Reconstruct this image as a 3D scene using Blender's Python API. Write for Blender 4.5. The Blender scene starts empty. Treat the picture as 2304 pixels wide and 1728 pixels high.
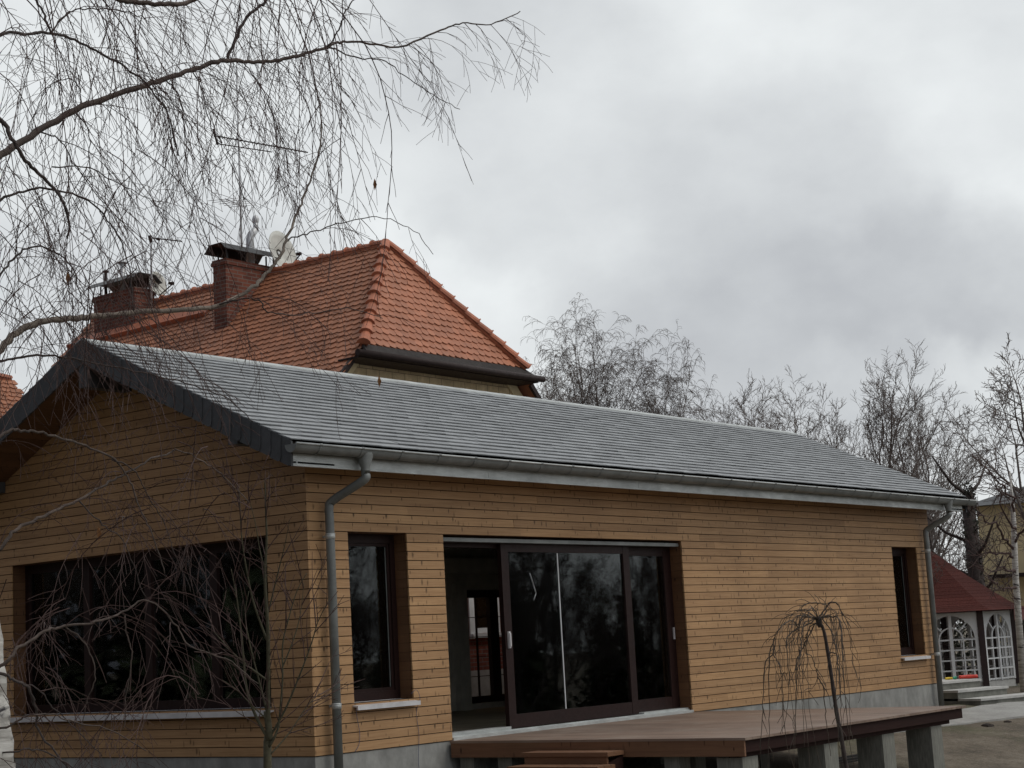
import bpy, math, random
from mathutils import Vector, Matrix
R = math.radians
S = bpy.context.scene
COL = S.collection
# ------------------------------------------------------------------ camera
CAM = Vector((-12.6575, -12.7838, 1.0078)); YAW, PITCH, ROLL, FPX = 0.9057, 0.1547, -0.0545, 3795.1
FW = Vector((math.sin(YAW)*math.cos(PITCH), math.cos(YAW)*math.cos(PITCH), math.sin(PITCH)))
RT0 = Vector((math.cos(YAW), -math.sin(YAW), 0)); UP0 = RT0.cross(FW)
RT = RT0*math.cos(ROLL)+UP0*math.sin(ROLL); UP = -RT0*math.sin(ROLL)+UP0*math.cos(ROLL)
cd = bpy.data.cameras.new('camera'); cam = bpy.data.objects.new('camera', cd); COL.objects.link(cam)
cd.sensor_width = 36; cd.lens = FPX/2304*36; cd.clip_end = 2000; cd.clip_start = 0.1
cam.matrix_world = Matrix((( RT.x, UP.x, -FW.x, CAM.x), (RT.y, UP.y, -FW.y, CAM.y), (RT.z, UP.z, -FW.z, CAM.z), (0,0,0,1)))
S.camera = cam
def ray(x, y): return FW+RT*((x-1152)/FPX)+UP*((864-y)/FPX)
def at(x, y, d): return CAM+ray(x, y)*d           # point seen at photo pixel x,y at depth d metres
def plane(x, y, ax, val):
    r = ray(x, y); return CAM+r*((val-CAM[ax])/r[ax])
# ------------------------------------------------------------------ world and sun
SUN_AZ, SUN_EL = R(152), R(54)     # azimuth clockwise from +Y
W = bpy.data.worlds.new('World'); S.world = W; W.use_nodes = True
nt = W.node_tree; nt.nodes.clear()
def wn(t, **k):
    n = nt.nodes.new(t)
    for a, b in k.items(): setattr(n, a, b)
    return n
sky = wn('ShaderNodeTexSky', sky_type='NISHITA', sun_disc=False, sun_elevation=SUN_EL, sun_rotation=SUN_AZ)
tc = wn('ShaderNodeTexCoord')
def wnoise(scale, detail, rough, zs, off):
    mp = wn('ShaderNodeMapping'); mp.inputs['Scale'].default_value = (1, 1, zs); mp.inputs['Location'].default_value = off
    nt.links.new(tc.outputs['Generated'], mp.inputs['Vector'])
    n = wn('ShaderNodeTexNoise'); n.inputs['Scale'].default_value = scale; n.inputs['Detail'].default_value = detail; n.inputs['Roughness'].default_value = rough
    nt.links.new(mp.outputs[0], n.inputs['Vector']); return n.outputs['Fac']
def wmath(op, a, b=None, c=None):
    n = wn('ShaderNodeMath', operation=op)
    for i, v in enumerate((a, b, c)):
        if v is None: continue
        if isinstance(v, (int, float)): n.inputs[i].default_value = v
        else: nt.links.new(v, n.inputs[i])
    return n.outputs[0]
def wblob(px, py, r, amt):          # a soft bank of darker / lighter cloud standing in one direction of the sky
    v = ray(px, py).normalized()
    vm = wn('ShaderNodeVectorMath', operation='DOT_PRODUCT'); vm.inputs[1].default_value = v
    nrm = wn('ShaderNodeVectorMath', operation='NORMALIZE')
    nt.links.new(warp.outputs[0], nrm.inputs[0]); nt.links.new(nrm.outputs[0], vm.inputs[0])
    mr = wn('ShaderNodeMapRange', interpolation_type='SMOOTHERSTEP')
    mr.inputs['From Min'].default_value = math.cos(r); mr.inputs['From Max'].default_value = 1
    mr.inputs['To Min'].default_value = 0; mr.inputs['To Max'].default_value = amt
    nt.links.new(vm.outputs['Value'], mr.inputs['Value']); return mr.outputs[0]
wnz = wn('ShaderNodeTexNoise'); wnz.inputs['Scale'].default_value = 5; wnz.inputs['Detail'].default_value = 6; wnz.inputs['Roughness'].default_value = .55
nt.links.new(tc.outputs['Generated'], wnz.inputs['Vector'])
sub = wn('ShaderNodeVectorMath', operation='MULTIPLY_ADD'); sub.inputs[1].default_value = (.2, .2, .2); sub.inputs[2].default_value = (-.1, -.1, -.1)
nt.links.new(wnz.outputs['Color'], sub.inputs[0])
warp = wn('ShaderNodeVectorMath', operation='ADD'); nt.links.new(tc.outputs['Generated'], warp.inputs[0]); nt.links.new(sub.outputs[0], warp.inputs[1])
n1 = wnoise(3.2, 8, .52, 2.2, (3.1, 1.7, .4)); n2 = wnoise(8, 7, .55, 1.6, (0.4, 5.2, 2.0))
v = wmath('MULTIPLY_ADD', n1, .26, -.13)
v = wmath('ADD', v, wmath('MULTIPLY_ADD', n2, .34, -.17))
v = wmath('ADD', v, .78)
for b in ((1800, 640, .16, -.19), (2230, 640, .10, -.05), (2150, 760, .12, -.08), (1120, 210, .12, -.08), (350, 520, .16, -.08), (1300, 60, .12, -.03), (1500, 330, .12, .06), (1080, 690, .06, .10),
          (1700, 60, .2, .04), (2150, 430, .11, .06), (2050, 880, .05, .10), (350, 60, .15, .07), (2190, 880, .04, .10), (1060, 480, .07, .05)):
    v = wmath('ADD', v, wblob(*b))
cr = wn('ShaderNodeCombineColor')
dk_ = wn('ShaderNodeVectorMath', operation='DOT_PRODUCT'); dk_.inputs[1].default_value = Vector((-1, .25, .15)).normalized(); nt.links.new(tc.outputs['Generated'], dk_.inputs[0])
dm = wn('ShaderNodeMapRange', interpolation_type='SMOOTHSTEP'); dm.inputs['From Min'].default_value = .05; dm.inputs['From Max'].default_value = .8; dm.inputs['To Min'].default_value = 1; dm.inputs['To Max'].default_value = .28
nt.links.new(dk_.outputs['Value'], dm.inputs['Value']); v = wmath('MULTIPLY', v, dm.outputs[0])     # unseen side of the sky dimmed to keep the gable dark
nt.links.new(wmath('MULTIPLY', v, 9.75), cr.inputs[0]); nt.links.new(wmath('MULTIPLY', v, 10.1), cr.inputs[1]); nt.links.new(wmath('MULTIPLY_ADD', v, 9.6, .5), cr.inputs[2])
mx = wn('ShaderNodeMix', data_type='RGBA'); mx.inputs[0].default_value = .96
nt.links.new(sky.outputs[0], mx.inputs[6]); nt.links.new(cr.outputs[0], mx.inputs[7])
bg = wn('ShaderNodeBackground'); bg.inputs['Strength'].default_value = .1
nt.links.new(mx.outputs[2], bg.inputs['Color'])
wo = wn('ShaderNodeOutputWorld'); nt.links.new(bg.outputs[0], wo.inputs['Surface'])
sl = bpy.data.lights.new('sun', 'SUN'); sl.energy = 0.9; sl.angle = R(20); sl.color = (1, .95, .88)
so = bpy.data.objects.new('sun', sl); COL.objects.link(so)
sd = Vector((math.sin(SUN_AZ)*math.cos(SUN_EL), math.cos(SUN_AZ)*math.cos(SUN_EL), math.sin(SUN_EL)))
so.rotation_euler = sd.to_track_quat('Z', 'Y').to_euler(); so.location = (0, 0, 40)
S.view_settings.view_transform = 'Standard'; S.view_settings.look = 'None'; S.view_settings.exposure = 0; S.view_settings.gamma = 1
S.render.engine = 'CYCLES'; S.render.resolution_x = 1024; S.render.resolution_y = 768
S.cycles.max_bounces = 7; S.cycles.transparent_max_bounces = 16

# ------------------------------------------------------------------ mesh helpers
class MB:
    def __init__(s): s.v = []; s.f = []; s.sm = []
    def poly(s, pts, smooth=False):
        b = len(s.v); s.v.extend([tuple(p) for p in pts]); s.f.append(tuple(range(b, b+len(pts)))); s.sm.append(smooth)
    def hexa(s, p):       # 8 corners: bottom 4 ccw, top 4 ccw
        b = len(s.v); s.v.extend([tuple(q) for q in p])
        for f in ((3,2,1,0),(4,5,6,7),(0,1,5,4),(1,2,6,5),(2,3,7,6),(3,0,4,7)): s.f.append(tuple(b+i for i in f)); s.sm.append(False)
    def box(s, x0, x1, y0, y1, z0, z1):
        s.hexa([(x0,y0,z0),(x1,y0,z0),(x1,y1,z0),(x0,y1,z0),(x0,y0,z1),(x1,y0,z1),(x1,y1,z1),(x0,y1,z1)])
    def obox(s, c, ax, ay, az, hx, hy, hz):
        c, ax, ay, az = Vector(c), Vector(ax).normalized()*hx, Vector(ay).normalized()*hy, Vector(az).normalized()*hz
        s.hexa([c-ax-ay-az, c+ax-ay-az, c+ax+ay-az, c-ax+ay-az, c-ax-ay+az, c+ax-ay+az, c+ax+ay+az, c-ax+ay+az])
    def bar(s, a, b, w, h=None, up=(0,0,1)):
        a, b = Vector(a), Vector(b); d = (b-a); u = Vector(up); x = d.cross(u)
        if x.length < 1e-6: x = d.cross(Vector((1,0,0)))
        z = x.cross(d); s.obox((a+b)/2, d, x, z, d.length/2, w/2, (h or w)/2)
    def tube(s, pts, rad, n=8, cap=True, smooth=True, closed=False):
        pts = [Vector(p) for p in pts]; m = len(pts)
        if not hasattr(rad, '__len__'): rad = [rad]*m
        b = len(s.v); prev = None
        for i, p in enumerate(pts):
            t = (pts[min(i+1, m-1)]-pts[max(i-1, 0)])
            if t.length < 1e-9: t = Vector((0,0,1))
            t.normalize()
            if prev is None: a = t.orthogonal().normalized()
            else:
                a = prev-t*prev.dot(t)
                a = a.normalized() if a.length > 1e-6 else t.orthogonal().normalized()
            prev = a; c = t.cross(a)
            for k in range(n):
                an = 2*math.pi*k/n; s.v.append(tuple(p+(a*math.cos(an)+c*math.sin(an))*rad[i]))
        for i in range(m-1):
            for k in range(n):
                s.f.append((b+i*n+k, b+i*n+(k+1)%n, b+(i+1)*n+(k+1)%n, b+(i+1)*n+k)); s.sm.append(smooth)
        if cap and n > 3:
            s.f.append(tuple(b+k for k in range(n-1, -1, -1))); s.sm.append(False)
            s.f.append(tuple(b+(m-1)*n+k for k in range(n))); s.sm.append(False)
    def lathe(s, prof, c, n=16, axis='z', smooth=True):
        b = len(s.v); c = Vector(c)
        for r, h in prof:
            for k in range(n):
                a = 2*math.pi*k/n
                s.v.append(tuple(c+Vector((r*math.cos(a), r*math.sin(a), h)) if axis == 'z' else c+Vector((h, r*math.cos(a), r*math.sin(a)))))
        for i in range(len(prof)-1):
            for k in range(n): s.f.append((b+i*n+k, b+i*n+(k+1)%n, b+(i+1)*n+(k+1)%n, b+(i+1)*n+k)); s.sm.append(smooth)
    def obj(s, name, mat, parent=None, origin=None):
        me = bpy.data.meshes.new(name)
        o = Vector(origin) if origin is not None else None
        vs = s.v if o is None else [(v[0]-o.x, v[1]-o.y, v[2]-o.z) for v in s.v]
        me.from_pydata(vs, [], s.f); me.polygons.foreach_set('use_smooth', s.sm); me.update()
        me.materials.append(mat)
        ob = bpy.data.objects.new(name, me); COL.objects.link(ob)
        if o is not None: ob.location = o
        if parent is not None: adopt(ob, parent)
        return ob
BASE = {}
def wpos(o):
    p = Vector(o.location)
    while o.parent: o = o.parent; p += Vector(o.location)
    return p
def adopt(ob, parent):
    ob.location = Vector(ob.location)-wpos(parent); ob.parent = parent
def tag(o, label=None, cat=None, group=None, kind=None):
    if label: o['label'] = label
    if cat: o['category'] = cat
    if group: o['group'] = group
    if kind: o['kind'] = kind
    return o
def thing(name, loc, label, cat, group=None):
    o = bpy.data.objects.new(name, None); COL.objects.link(o); o.location = loc; o.empty_display_size = .2
    return tag(o, label, cat, group)
# ------------------------------------------------------------------ materials
def new_mat(name):
    m = bpy.data.materials.new(name); m.use_nodes = True; n = m.node_tree; n.nodes.clear()
    out = n.nodes.new('ShaderNodeOutputMaterial'); p = n.nodes.new('ShaderNodeBsdfPrincipled'); n.links.new(p.outputs[0], out.inputs[0])
    return m, n, p, out
class NB:
    def __init__(s, n): s.n = n
    def add(s, t, **k):
        o = s.n.nodes.new(t)
        for a, b in k.items(): setattr(o, a, b)
        return o
    def lk(s, a, b): s.n.links.new(a, b)
    def coord(s, which='Object'):
        return s.add('ShaderNodeTexCoord').outputs[which]
    def mapping(s, v, scale=(1,1,1), loc=(0,0,0), rot=(0,0,0)):
        m = s.add('ShaderNodeMapping'); m.inputs['Scale'].default_value = scale; m.inputs['Location'].default_value = loc; m.inputs['Rotation'].default_value = rot
        s.lk(v, m.inputs[0]); return m.outputs[0]
    def noise(s, v, scale, detail=4, rough=.5, dist=0):
        n = s.add('ShaderNodeTexNoise'); n.inputs['Scale'].default_value = scale; n.inputs['Detail'].default_value = detail
        n.inputs['Roughness'].default_value = rough; n.inputs['Distortion'].default_value = dist
        s.lk(v, n.inputs['Vector']); return n.outputs['Fac']
    def math(s, op, a, b=None, c=None):
        n = s.add('ShaderNodeMath', operation=op)
        for i, v in enumerate((a, b, c)):
            if v is None: continue
            if isinstance(v, (int, float)): n.inputs[i].default_value = v
            else: s.lk(v, n.inputs[i])
        return n.outputs[0]
    def ramp(s, f, stops):
        r = s.add('ShaderNodeValToRGB'); e = r.color_ramp.elements
        while len(e) > 1: e.remove(e[0])
        for i, (p, c) in enumerate(stops):
            el = e[0] if i == 0 else e.new(p)
            el.position = p; el.color = (c[0], c[1], c[2], 1) if hasattr(c, '__len__') else (c, c, c, 1)
        s.lk(f, r.inputs[0]); return r.outputs[0]
    def mix(s, f, a, b, bt='MIX'):
        m = s.add('ShaderNodeMix', data_type='RGBA', blend_type=bt)
        if isinstance(f, (int, float)): m.inputs[0].default_value = f
        else: s.lk(f, m.inputs[0])
        for i, v in ((6, a), (7, b)):
            if hasattr(v, '__len__') and not hasattr(v, 'links'): m.inputs[i].default_value = (v[0], v[1], v[2], 1)
            else: s.lk(v, m.inputs[i])
        return m.outputs[2]
    def bump(s, h, p, strength=.5, dist=.01):
        b = s.add('ShaderNodeBump'); b.inputs['Strength'].default_value = strength; b.inputs['Distance'].default_value = dist
        s.lk(h, b.inputs['Height']); s.lk(b.outputs[0], p.inputs['Normal'])
def simple(name, col, rough=.6, var=.25, scale=8, bump=.2, metal=0, spec=None, island=0, grime=0, stretch=(1,1,1)):
    m, n, p, o = new_mat(name); b = NB(n)
    c = b.mapping(b.coord(), stretch); f = b.noise(c, scale, 6, .6)
    lo = tuple(x*(1-var) for x in col); hi = tuple(min(1, x*(1+var)) for x in col)
    colr = b.ramp(f, [(.3, lo), (.7, hi)])
    if island:
        g = b.add('ShaderNodeNewGeometry').outputs['Random Per Island']
        colr = b.mix(1, colr, b.ramp(g, [(0, 1-island), (1, 1+island)]), 'MULTIPLY')
    if grime:
        f2 = b.noise(b.coord(), scale*.22, 5, .65)
        colr = b.mix(b.ramp(f2, [(.45, 0), (.75, grime)]), colr, tuple(x*.35 for x in col))
    b.lk(colr, p.inputs['Base Color'])
    p.inputs['Roughness'].default_value = rough; p.inputs['Metallic'].default_value = metal
    if spec is not None: p.inputs['Specular IOR Level'].default_value = spec
    b.lk(b.ramp(b.noise(c, scale*2.3, 4), [(.3, rough*.85), (.7, min(1, rough*1.15))]), p.inputs['Roughness'])
    if bump: b.bump(b.noise(c, scale*6, 5, .7), p, bump, .01)
    return m
def wood(name, light, dark, rough=.6, horiz=True, knots=.55, island=.16, spec=.3):
    m, n, p, o = new_mat(name); b = NB(n)
    sx = b.add('ShaderNodeSeparateXYZ'); b.lk(b.coord(), sx.inputs[0])
    g = b.add('ShaderNodeNewGeometry').outputs['Random Per Island']
    u = b.math('ADD', b.math('SUBTRACT', sx.outputs[0], sx.outputs[1]), b.math('MULTIPLY', g, 91.7))
    cv = b.add('ShaderNodeCombineXYZ'); b.lk(u, cv.inputs[0]); b.lk(sx.outputs[2], cv.inputs[1]); b.lk(b.math('MULTIPLY', g, 37), cv.inputs[2])
    vec = cv.outputs[0]
    grain = b.noise(b.mapping(vec, (2.2, 70, 1)), 1.0, 6, .62, .6)
    broad = b.noise(b.mapping(vec, (.7, 9, 1)), 1.0, 4, .5)
    col = b.ramp(b.math('ADD', b.math('MULTIPLY', grain, .62), b.math('MULTIPLY', broad, .38)), [(.30, dark), (.62, light)])
    col = b.mix(1, col, b.ramp(g, [(0, (1-island, 1-island*1.1, 1-island*1.2)), (.5, 1), (1, (1+island*.8, 1+island*.75, 1+island*.6))]), 'MULTIPLY')
    stn = b.noise(b.mapping(b.coord(), (1.1, 1.1, .35)), 1.0, 5, .65)
    col = b.mix(1, col, b.ramp(stn, [(.3, (.88, .87, .86)), (.65, (1.05, 1.04, 1.02))]), 'MULTIPLY')
    # knots: short dark marks across the board
    vo = b.add('ShaderNodeTexVoronoi', voronoi_dimensions='2D'); vo.inputs['Scale'].default_value = 1; vo.inputs['Randomness'].default_value = .9
    wob = b.noise(vec, 26, 3)
    kv = b.mapping(vec, (21, 9.8, 1)); b.lk(kv, vo.inputs['Vector'])
    dd = b.math('ADD', vo.outputs['Distance'], b.math('MULTIPLY_ADD', wob, .16, -.08))
    sc = b.add('ShaderNodeSeparateColor'); b.lk(vo.outputs['Color'], sc.inputs[0])
    sel = b.math('GREATER_THAN', sc.outputs[0], 1-knots*.17)
    kk = b.math('MULTIPLY', b.math('MULTIPLY', b.ramp(b.math('DIVIDE', dd, b.math('MULTIPLY_ADD', sc.outputs[2], .9, .45)), [(.10, 1), (.38, 0)]), sel), b.math('MULTIPLY_ADD', sc.outputs[1], .7, .25))
    # thin vertical streak through many of the knots
    vo2 = b.add('ShaderNodeTexVoronoi', voronoi_dimensions='2D'); vo2.inputs['Scale'].default_value = 1
    b.lk(b.mapping(vec, (27, 5.6, 1), (3.3, .2, 0)), vo2.inputs['Vector'])
    sc2 = b.add('ShaderNodeSeparateColor'); b.lk(vo2.outputs['Color'], sc2.inputs[0])
    k2 = b.math('MULTIPLY', b.ramp(b.math('ADD', vo2.outputs['Distance'], b.math('MULTIPLY_ADD', wob, .12, -.06)), [(.12, 1), (.30, 0)]), b.math('GREATER_THAN', sc2.outputs[1], .955))
    kk = b.math('MAXIMUM', kk, b.math('MULTIPLY', k2, .6))
    col = b.mix(kk, col, tuple(x*.22 for x in dark))
    b.lk(col, p.inputs['Base Color']); p.inputs['Roughness'].default_value = rough; p.inputs['Specular IOR Level'].default_value = spec
    b.bump(grain, p, .25, .004)
    return m
def plain(name, col, rough=.5, metal=0, spec=.5):
    return simple(name, col, rough, .12, 14, .08, metal, spec)
M = {}
M['clad'] = wood('larch_cladding', (.46, .282, .145), (.30, .168, .080), knots=.85, island=.14)
M['reveal'] = wood('shaded_reveal_boards', (.155, .078, .038), (.10, .048, .024), knots=.3)  # redder brown wood, with recess shade darkened into the colour
M['soffit'] = wood('soffit_boards', (.30, .15, .06), (.2, .09, .035), knots=.4)
M['gap'] = simple('dark_battens', (.02, .012, .008), .9)
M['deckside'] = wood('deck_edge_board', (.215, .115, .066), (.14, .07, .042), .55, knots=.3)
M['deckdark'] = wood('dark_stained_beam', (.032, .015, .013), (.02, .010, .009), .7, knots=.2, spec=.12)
M['frame'] = simple('red_brown_window_wood', (.019, .008, .007), .5, .2, 12, .1, spec=.22)
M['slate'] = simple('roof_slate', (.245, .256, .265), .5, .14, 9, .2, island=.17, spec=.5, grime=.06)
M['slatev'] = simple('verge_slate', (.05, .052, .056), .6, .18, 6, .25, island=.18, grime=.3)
M['zinc'] = simple('weathered_zinc', (.20, .21, .205), .5, .25, 4, .12, metal=.25, spec=.5, grime=.5)
M['zincb'] = simple('bright_zinc', (.50, .52, .51), .45, .2, 5, .1, metal=.3, grime=.55, stretch=(1, 1, 3))
M['alu'] = simple('white_sill', (.60, .59, .60), .4, .1, 8, .05, grime=.3)
M['conc'] = simple('rendered_concrete', (.29, .29, .275), .9, .22, 6, .5, grime=.65, stretch=(1, 1, .5))
M['pier'] = simple('concrete_pier', (.20, .20, .175), .9, .3, 7, .5, grime=.6)
M['step'] = simple('cast_step', (.50, .495, .475), .85, .18, 7, .35, grime=.35)
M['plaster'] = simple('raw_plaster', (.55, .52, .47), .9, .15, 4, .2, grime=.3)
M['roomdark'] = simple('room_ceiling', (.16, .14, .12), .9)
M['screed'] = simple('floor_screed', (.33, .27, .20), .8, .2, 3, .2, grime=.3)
M['cream'] = simple('cream_render', (.62, .50, .30), .9, .1, 3, .3, grime=.2)
M['lead'] = simple('lead_apron', (.042, .036, .034), .7, .35, 5, .2, spec=.15, grime=.5, stretch=(3, 3, .4))
M['brown_metal'] = simple('brown_painted_metal', (.030, .019, .017), .6, .3, 8, .1, spec=.2)
M['black'] = plain('black_metal', (.012, .012, .013), .45)
M['steel'] = simple('galvanised_pipe', (.60, .61, .62), .45, .12, 8, .1, metal=.2)
M['dish'] = simple('dish_paint', (.62, .62, .57), .5, .12, 6, .05, grime=.3)
M['white'] = simple('white_paint', (.70, .71, .72), .5, .08, 6, .05, grime=.25)
M['darkwood'] = simple('dark_gazebo_post', (.035, .018, .018), .6)
M['shingle'] = simple('red_shingle', (.085, .027, .022), .9, .35, 30, .6, island=.15, spec=.12)
M['tile'] = simple('clay_tile', (.42, .16, .085), .62, .15, 3, .3, island=.13, grime=.25)
M['tile2'] = simple('clay_tile_weathered', (.37, .15, .078), .7, .18, 3, .35, island=.17, grime=.4)
M['hip'] = simple('clay_hip_tile', (.43, .145, .075), .6, .2, 7, .3, island=.2, grime=.4)
M['yellow'] = simple('yellow_stucco', (.74, .61, .36), .9, .1, 2, .3, grime=.2)
M['bark'] = simple('dark_bark', (.055, .042, .038), .85, .4, 20, .5)
M['barkg'] = simple('greenish_bark', (.075, .068, .04), .85, .35, 30, .4)
M['limb'] = simple('brown_limb_bark', (.095, .07, .058), .8, .5, 26, .4, stretch=(1, 1, 1), grime=.75)
M['limbpale'] = simple('pale_limb_bark', (.20, .165, .135), .8, .45, 26, .4, grime=.7)
M['twig'] = simple('birch_twig', (.078, .046, .041), .7, .35, 12, 0, spec=.3)
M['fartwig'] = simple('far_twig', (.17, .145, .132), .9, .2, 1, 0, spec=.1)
M['weep'] = simple('weeping_twig', (.075, .055, .04), .7, .3, 9, 0)
M['evergreen'] = simple('evergreen_leaf', (.065, .08, .04), .8, .45, 1.2, 0, island=.5)
M['hedge'] = simple('hedge_leaf', (.028, .03, .016), .8, .45, 1.2, 0, island=.5)
M['red'] = plain('red_plastic', (.65, .05, .03), .35)
M['yel'] = plain('yellow_plastic', (.7, .5, .03), .35)
M['green'] = plain('green_plastic', (.02, .3, .17), .35)
M['gray'] = simple('grey_block', (.32, .33, .34), .8)
M['wirem'] = plain('blue_grey_wire', (.08, .09, .16), .5)
def m_brick(name, c1, c2, mortar, w, h, ms, spec=.3, gap=.012):
    m, n, p, o = new_mat(name); b = NB(n)
    sx = b.add('ShaderNodeSeparateXYZ'); b.lk(b.coord(), sx.inputs[0])
    cv = b.add('ShaderNodeCombineXYZ'); b.lk(b.math('SUBTRACT', sx.outputs[0], sx.outputs[1]), cv.inputs[0]); b.lk(sx.outputs[2], cv.inputs[1])
    br = b.add('ShaderNodeTexBrick'); br.inputs['Scale'].default_value = 1; br.inputs['Brick Width'].default_value = w; br.inputs['Row Height'].default_value = h
    br.inputs['Mortar Size'].default_value = ms; br.inputs['Mortar Smooth'].default_value = .2
    for i, c in (('Color1', c1), ('Color2', c2), ('Mortar', mortar)): br.inputs[i].default_value = (*c, 1)
    b.lk(cv.outputs[0], br.inputs['Vector'])
    f = b.noise(b.coord(), 7, 6, .6)
    col = b.mix(.55, br.outputs['Color'], b.ramp(f, [(.25, .45), (.75, 1.4)]), 'MULTIPLY')
    b.lk(col, p.inputs['Base Color']); p.inputs['Roughness'].default_value = .9; p.inputs['Specular IOR Level'].default_value = spec
    b.bump(br.outputs['Fac'], p, -.8, gap)
    return m
M['brick'] = m_brick('chimney_brick', (.21, .072, .045), (.11, .038, .028), (.17, .13, .11), .25, .077, .010)
M['block'] = m_brick('cream_hung_blocks', (.56, .43, .26), (.47, .35, .20), (.13, .09, .06), .34, .155, .006)
def m_glass():
    m, n, p, o = new_mat('window_glass'); b = NB(n); n.nodes.remove(p)
    fr = b.add('ShaderNodeFresnel'); fr.inputs['IOR'].default_value = 1.5
    tr = b.add('ShaderNodeBsdfTransparent'); tr.inputs[0].default_value = (.86, .88, .86, 1)
    gl = b.add('ShaderNodeBsdfGlossy'); gl.inputs['Roughness'].default_value = .022; gl.inputs['Color'].default_value = (.9, .95, .95, 1)
    mxs = b.add('ShaderNodeMixShader'); b.lk(b.math('MULTIPLY', fr.outputs[0], 1.25), mxs.inputs[0]); b.lk(tr.outputs[0], mxs.inputs[1]); b.lk(gl.outputs[0], mxs.inputs[2])
    b.lk(mxs.outputs[0], o.inputs[0]); return m
M['glass'] = m_glass()
def m_deck():
    m, n, p, o = new_mat('ribbed_deck'); b = NB(n); c = b.coord()
    rib = b.add('ShaderNodeTexWave', wave_type='BANDS', bands_direction='X'); rib.inputs['Scale'].default_value = 16; rib.inputs['Distortion'].default_value = .3; b.lk(c, rib.inputs['Vector'])
    f = b.noise(b.mapping(c, (9, .8, 1)), 1.2, 6, .6); g = b.add('ShaderNodeNewGeometry').outputs['Random Per Island']
    col = b.ramp(f, [(.3, (.17, .115, .085)), (.7, (.28, .195, .15))]); col = b.mix(1, col, b.ramp(g, [(0, .82), (1, 1.15)]), 'MULTIPLY')
    st = b.noise(c, 1.6, 5, .65); col = b.mix(b.ramp(st, [(.48, 0), (.7, .4)]), col, (.40, .33, .27))
    b.lk(col, p.inputs['Base Color']); p.inputs['Roughness'].default_value = .5; b.bump(rib.outputs['Fac'], p, .5, .004); return m
M['deck'] = m_deck()
def m_ground():
    m, n, p, o = new_mat('bare_garden_soil'); b = NB(n); c = b.coord()
    f = b.noise(c, 1.1, 8, .68); f2 = b.noise(c, 14, 6, .7); f3 = b.noise(c, .35, 4, .6)
    col = b.ramp(f, [(.3, (.085, .07, .048)), (.5, (.16, .13, .095)), (.72, (.25, .215, .165))])
    col = b.mix(1, col, b.ramp(f2, [(.3, .6), (.7, 1.25)]), 'MULTIPLY')
    col = b.mix(b.ramp(f3, [(.52, 0), (.68, .6)]), col, (.07, .085, .03))
    b.lk(col, p.inputs['Base Color']); p.inputs['Roughness'].default_value = .95
    b.bump(b.math('ADD', f2, f), p, .9, .05); return m
M['ground'] = m_ground()
def m_path():
    m, n, p, o = new_mat('pale_path'); b = NB(n); c = b.coord()
    f = b.noise(c, 2.5, 8, .7); f2 = b.noise(c, 40, 4, .7)
    col = b.ramp(f, [(.3, (.27, .265, .25)), (.7, (.40, .395, .375))]); col = b.mix(1, col, b.ramp(f2, [(.3, .8), (.7, 1.15)]), 'MULTIPLY')
    b.lk(col, p.inputs['Base Color']); p.inputs['Roughness'].default_value = .9; b.bump(f2, p, .5, .01); return m
M['path'] = m_path()
def m_birch():
    m, n, p, o = new_mat('white_birch_bark'); b = NB(n); c = b.coord()
    f = b.noise(b.mapping(c, (3, 3, 9)), 1.6, 6, .6, .8); f2 = b.noise(b.mapping(c, (2, 2, 26)), 2, 4, .6)
    col = b.ramp(f2, [(.35, (.36, .34, .31)), (.6, (.66, .64, .60))])
    col = b.mix(b.ramp(f, [(.58, 0), (.64, 1)]), col, (.035, .03, .035))
    b.lk(col, p.inputs['Base Color']); p.inputs['Roughness'].default_value = .7; b.bump(f, p, .4, .02); return m
M['birch'] = m_birch()

# ================================================================== SETTING
def gz(x, y): return -.42-.11*max(0.0, min(-y-.3, 12))
g = MB(); xs = [-400, -150, -60, -30]+[-20+i*1.0 for i in range(61)]+[55, 80, 150, 400]; ys = [-400, -150, -60, -30]+[-20+i*.5 for i in range(60)]+[14, 30, 60, 150, 400]
rg = random.Random(5)
zz = {}
for i, x in enumerate(xs):
    for j, y in enumerate(ys):
        fx = abs(x) < 50 and abs(y) < 28
        zz[i, j] = gz(x, y)+(rg.uniform(-.022, .022) if fx else 0)
        g.v.append((x, y, zz[i, j]))
ny = len(ys)
for i in range(len(xs)-1):
    for j in range(ny-1): g.f.append((i*ny+j, (i+1)*ny+j, (i+1)*ny+j+1, i*ny+j+1)); g.sm.append(True)
tag(g.obj('ground', M['ground']), kind='structure')
g = MB(); N = 50; rg = random.Random(2)
edge = []
for i in range(N+1):
    x = 7.5+i*.5; yl = -1.25-.09*(x-9) if x < 16 else -1.88; yu = -.95 if x < 12.5 else (-.95+.35*min(1, (x-12.5)/2))
    edge.append((x, yl+rg.uniform(-.04, .04), yu+rg.uniform(-.03, .03)))
for i in range(N):
    a, b_ = edge[i], edge[i+1]; h = .035
    M4 = 4
    for k in range(M4):
        def pt(e, t): y = e[1]+(e[2]-e[1])*t; return (e[0], y, gz(e[0], y)+h)
        g.poly([pt(a, k/M4), pt(b_, k/M4), pt(b_, (k+1)/M4), pt(a, (k+1)/M4)])
    g.poly([(a[0], a[1], gz(a[0], a[1])-.1), (b_[0], b_[1], gz(b_[0], b_[1])-.1), (b_[0], b_[1], gz(b_[0], b_[1])+h), (a[0], a[1], gz(a[0], a[1])+h)])
tag(g.obj('path', M['path']), kind='structure')

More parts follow.
